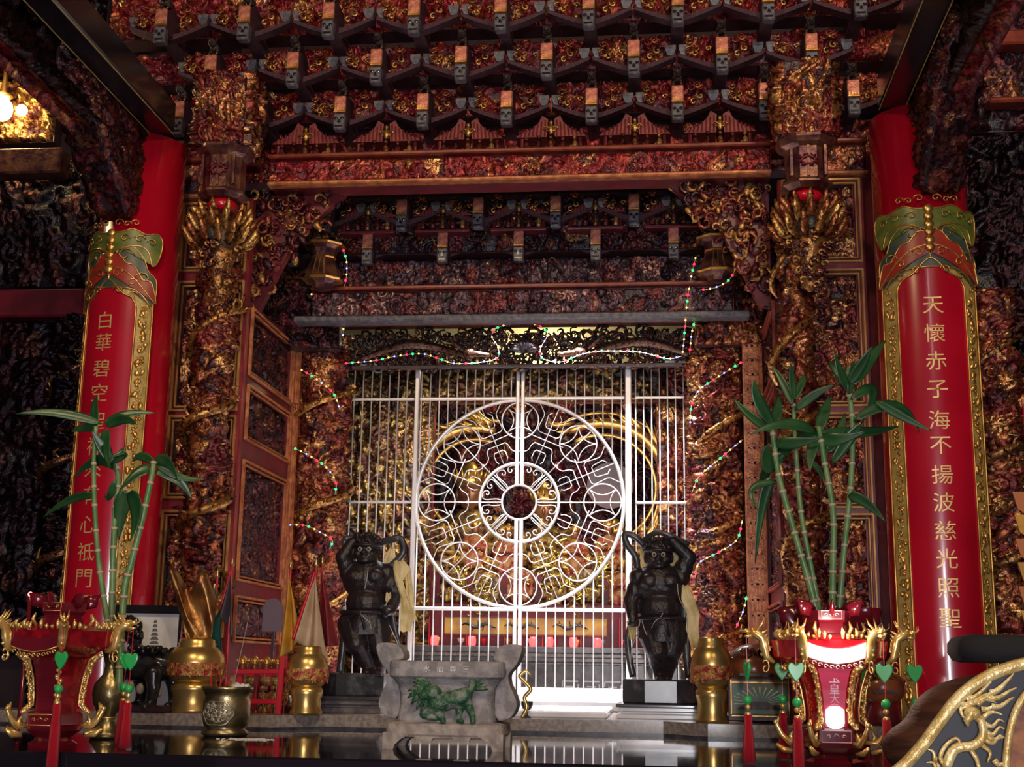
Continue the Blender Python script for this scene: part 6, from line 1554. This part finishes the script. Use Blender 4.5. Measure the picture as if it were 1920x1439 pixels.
for bx, by in ((1838, 1330), (1842, 1345), (1845, 1358), (1846, 1372), (1830, 1322), (1846, 1388)):
    L, r = cg([(bx, by), (bx+14, by-2-8*math.sin(bx)), (bx+26, by-8), (bx+36, by-4)], .0055, .001); fl.tube(L, r, 6, flat=.7)
for (x0, y0, x1, y1) in ((1800, 1322, 1850, 1300), (1815, 1320, 1870, 1290), (1822, 1318, 1895, 1272), (1810, 1312, 1858, 1278), (1850, 1310, 1905, 1290), (1855, 1300, 1900, 1262), (1858, 1325, 1900, 1308), (1755, 1425, 1738, 1405), (1760, 1435, 1735, 1430), (1862, 1425, 1880, 1438), (1850, 1380, 1878, 1386)):
    L, r = cg([(x0, y0), ((x0*2+x1)/3+2, (y0*2+y1)/3+5), ((x0+2*x1)/3+5, (y0+2*y1)/3-1), (x1, y1)], .0065, .001); fl.tube(L, r, 6, flat=.7)
fl.build('gilt_flames', M['cgold'], t, True)
m = MB()
for x in (-.12, .16): m.box((x, .02, .55), (.04, .04, 1.12), bev=.006)
MB().box((-.12, .02, .55), (.04, .04, 1.12), bev=.006).build('leg', M['dark'], t); MB().box((.14, .02, .55), (.04, .04, 1.12), bev=.006).build('leg', M['dark'], t)
# draped cushions
M['bcloth'] = mat('dark_brown_cloth', (.045, .010, .006), rough=.7, col2=(.10, .03, .012), scale=9, wood=(1, 1, 7), bump=.4)
M['kcloth'] = mat('black_velvet', (.010, .008, .010), rough=.9)
c = P(1835, 1345, 3.1); t = thing('draped_cushion', 'large rounded dark brown cloth bundle behind the chair back', 'cushion', (c.x, 3.1, -1.45)); zc = c.z+1.45
m = MB(); m.ball((.04, .0, zc-.02), (.20, .16, .115), 20, 14).ball((-.10, -.02, zc-.07), (.12, .12, .07), 16, 10).ball((.14, 0, zc+.01), (.18, .15, .11), 16, 10)
m.build('bundle', M['bcloth'], t, True, mods=RM(.012)+(('SMOOTH', dict(factor=.6, iterations=6)),))
MB().box((.03, 0, (zc-.12)/2), (.34, .26, zc-.12), bev=.01).build('stool', M['dark'], t)
c2 = P(1868, 1218, 3.1)
tag(rloft(MB(), [(-.030, .11, .08), (-.026, .125, .095), (-.010, .135, .10), (.012, .134, .10), (.024, .125, .092), (.030, .105, .075)], pw=4).build('flat_cushion', M['kcloth'], None, True, loc=(c2.x+.035, 3.1, c2.z)), 'flat black cushion lying on top of the brown cloth bundle', 'cushion')

# ================================================================ strings of fairy lights
for n_, c_, e_ in (('bulb_red', (1, .01, .03), 5), ('bulb_green', (.02, 1, .15), 3), ('bulb_blue', (.12, .2, 1), 6), ('bulb_yellow', (1, .5, .08), 4)): M[n_] = mat(n_, c_, rough=.3, emit=c_, es=e_)
M['wire'] = mat('pale_clear_wire', (.55, .5, .55), rough=.3)
def lights(label, pts, Y, seed):
    root = P(*pts[0], Y); t = thing('fairy_light_string', label, 'string lights', root, 'strings of fairy lights'); L = bez([tuple(P(a, b, Y)-root) for a, b in pts], 8)
    MB().tube(L, .0017, 5).build('wire', M['wire'], t, True); acc = .02; q = seed
    for i in range(1, len(L)):
        seg = L[i]-L[i-1]; ln = seg.length; pos = 0
        while acc+ln-pos >= .034:
            st = .034-acc; pos += st; acc = 0; p = L[i-1]+seg*(pos/ln); mm = ('bulb_red', 'bulb_green', 'bulb_yellow', 'bulb_blue', 'bulb_yellow')[q % 5]; q += 1
            MB().ball(p+Vector((0, -.004, 0)), ((.0066 if mm in ('bulb_red', 'bulb_green') else .0048)), 6, 5).build('bulb', M[mm], t)
        acc += ln-pos
for i, (lab, pts, Y) in enumerate((
 ('upper left upright string of fairy lights beside the left vase pendant', [(643, 466), (650, 490), (650, 515), (646, 538)], 6.5),
 ('arched string of fairy lights over the top left corner of the grille', [(580, 553), (610, 551), (640, 565), (646, 590), (643, 630)], 6.7),
 ('slanting string of fairy lights, highest of the three on the left jamb', [(562, 692), (596, 713), (625, 738), (638, 770)], 6.80),
 ('slanting string of fairy lights, middle of the three on the left jamb', [(550, 840), (580, 855), (612, 877), (630, 905), (628, 928)], 6.80),
 ('slanting string of fairy lights, lowest of the three on the left jamb', [(540, 985), (573, 986), (603, 1000), (623, 1014), (618, 1030)], 6.80),
 ('left half of the fairy light garland along the pierced lintel, up over its centre', [(645, 682), (700, 677), (745, 668), (790, 664), (820, 672), (852, 682), (900, 680), (932, 672), (934, 652), (922, 630), (935, 614), (975, 605)], 6.9),
 ('right half of the fairy light garland along the pierced lintel', [(975, 605), (1010, 611), (1026, 628), (1013, 655), (1018, 673), (1052, 679), (1090, 665), (1130, 659), (1200, 661), (1250, 673), (1280, 668)], 6.9),
 ('nearly straight string of fairy lights down the top right corner of the grille', [(1305, 480), (1295, 525), (1288, 570), (1284, 620), (1280, 662)], 6.6),
 ('curved string of fairy lights round the right vase pendant', [(1385, 465), (1380, 500), (1366, 526), (1340, 540), (1310, 545)], 6.4),
 ('diagonal string of fairy lights under the right vase pendant', [(1375, 545), (1340, 565), (1310, 588), (1298, 620), (1293, 665)], 6.65),
 ('slanting string of fairy lights, highest of those on the right jamb', [(1393, 678), (1350, 705), (1310, 733), (1296, 765), (1294, 800)], 6.72),
 ('slanting string of fairy lights, middle of those on the right jamb', [(1392, 825), (1348, 862), (1312, 893), (1297, 925)], 6.72),
 ('slanting string of fairy lights, third down on the right jamb', [(1392, 975), (1382, 1012), (1350, 1035), (1312, 1055), (1303, 1082)], 6.72),
 ('short string of fairy lights, lowest on the right jamb', [(1400, 1118), (1394, 1145), (1380, 1178)], 6.62),
 ('tiny knot of fairy lights above the vase beside the right guardian', [(1312, 1218), (1325, 1208), (1338, 1216), (1348, 1206)], 6.3))): lights(lab, pts, Y, i*2)

# ================================================================ the dim sides of the hall
def side_wall(label, px0, px1, y0, y1, Y, seed, pal, cat='carving', size=.09, amp=.07, mb='dark'):
    a, b = P(px0, y1, Y), P(px1, y0, Y); t = thing('carved_relief_wall', label, cat, ((a.x+b.x)/2, Y, a.z)); W = b.x-a.x; H = b.z-a.z
    m = MB(); carve(m, (-W/2, 0, 0), (1, 0, 0), (0, 0, 1), W, H, seed, pal, .010, size=size, amp=amp, dens=2.0); m.build('relief', M['carved'], t, True)
    MB().box((0, .04, H/2), (W, .06, H)).build('board', M[mb], t)
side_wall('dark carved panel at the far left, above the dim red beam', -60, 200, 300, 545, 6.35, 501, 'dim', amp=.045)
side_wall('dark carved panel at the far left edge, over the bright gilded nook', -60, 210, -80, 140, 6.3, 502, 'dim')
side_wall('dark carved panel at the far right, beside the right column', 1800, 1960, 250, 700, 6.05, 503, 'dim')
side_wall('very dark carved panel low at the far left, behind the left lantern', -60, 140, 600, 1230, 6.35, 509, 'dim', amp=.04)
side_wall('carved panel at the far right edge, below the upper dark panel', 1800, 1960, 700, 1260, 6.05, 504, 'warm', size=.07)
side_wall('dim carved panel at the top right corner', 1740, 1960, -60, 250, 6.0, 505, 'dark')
a, b = P(-60, 600, 6.3), P(165, 545, 6.3)
tag(MB().box((0, 0, 0), (b.x-a.x, .1, b.z-a.z), bev=.01).build('side_beam', M['lacq2'], loc=((a.x+b.x)/2, 6.3, (a.z+b.z)/2)), 'dim red beam at the far left edge', 'beam')
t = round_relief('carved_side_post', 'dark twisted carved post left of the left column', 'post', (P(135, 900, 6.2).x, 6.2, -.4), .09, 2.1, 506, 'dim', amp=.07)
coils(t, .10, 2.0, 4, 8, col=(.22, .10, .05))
t = round_relief('carved_side_post', 'dark twisted carved post right of the right column', 'post', (P(1878, 900, 5.95).x, 5.95, -.4), .075, 2.1, 507, 'warm', amp=.06)
coils(t, .09, 2.0, 4, 9, col=(.35, .18, .07))
for (y0, y1, sd) in ((283, 335, 1), (88, 112, 2)):
    a, b = P(-60, y1, 6.1), P(125, y0, 6.1); mm = 'rail' if sd == 1 else 'ogold'
    tag(MB().box((0, 0, 0), (b.x-a.x, .12, b.z-a.z), bev=.01).build('gilded_side_beam', M['carvedplain'], loc=((a.x+b.x)/2, 6.1, (a.z+b.z)/2)), ['', 'gilt beam below the bright lamp at the far left', 'gilt beam above the bright lamp at the far left'][sd], 'beam')
for (y0, y1, sd) in ((60, 92, 1), (185, 200, 2)):
    a, b = P(1850, y1, 5.9), P(1990, y0, 5.9)
    tag(MB().box((0, 0, 0), (b.x-a.x, .10, b.z-a.z), bev=.01).build('side_moulding', M['rail'], loc=((a.x+b.x)/2, 5.9, (a.z+b.z)/2)), ['', 'red-brown moulding nearest the top right corner', 'thin red-brown moulding below the top right corner'][sd], 'moulding')
c = P(4, 205, 6.15)
t = thing('hanging_lamp', 'bright glowing lamp at the far left edge', 'lamp', c)
M['lampglow'] = mat('lamp_glow', (1, .9, .6), rough=.4, emit=(1, .82, .42), es=16)
MB().ball((0, 0, 0), (.055, .055, .065), 16, 10).build('globe', M['lampglow'], t, True)
MB().ball((.10, .02, 0), (.03, .03, .03), 12, 8).build('small_globe', M['lampglow'], t, True)
MB().lathe([(.03, .06), (.05, .075), (.015, .10), (.004, .5)], seg=16).build('cap_and_chain', M['brass'], t, True)
lamp('nook_lamp_light', 'POINT', c+Vector((.03, -.16, .02)), 9, (1, .75, .35), None, .06)
side_wall('brightly lit gilt carved frieze behind the lamp at the far left', -60, 110, 150, 270, 6.3, 508, 'gold', size=.06)
# yellow banner at the right edge
a = P(1908, 950, 4.6); t = thing('yellow_banner', 'orange-yellow scalloped hanging banner at the far right edge', 'banner', (a.x+.02, 4.6, P(1908, 1330, 4.6).z)); H = a.z+.05-t.location.z
for q in range(9):
    z = H-q*H/9; m = MB(); m.prism([(-.035, z), (.06, z), (.06, z-.05), (.02, z-.085), (-.02, z-.06)], -.004, .004, None, (0, -.008*(q % 2), 0)); m.build('scallop', M['flag_yellow' if q % 2 else 'orangesc'], t)
MB().cap((.03, .012, -.55), (.03, .012, H+.3), .008, .008, 8).build('pole', M['redp'], t)
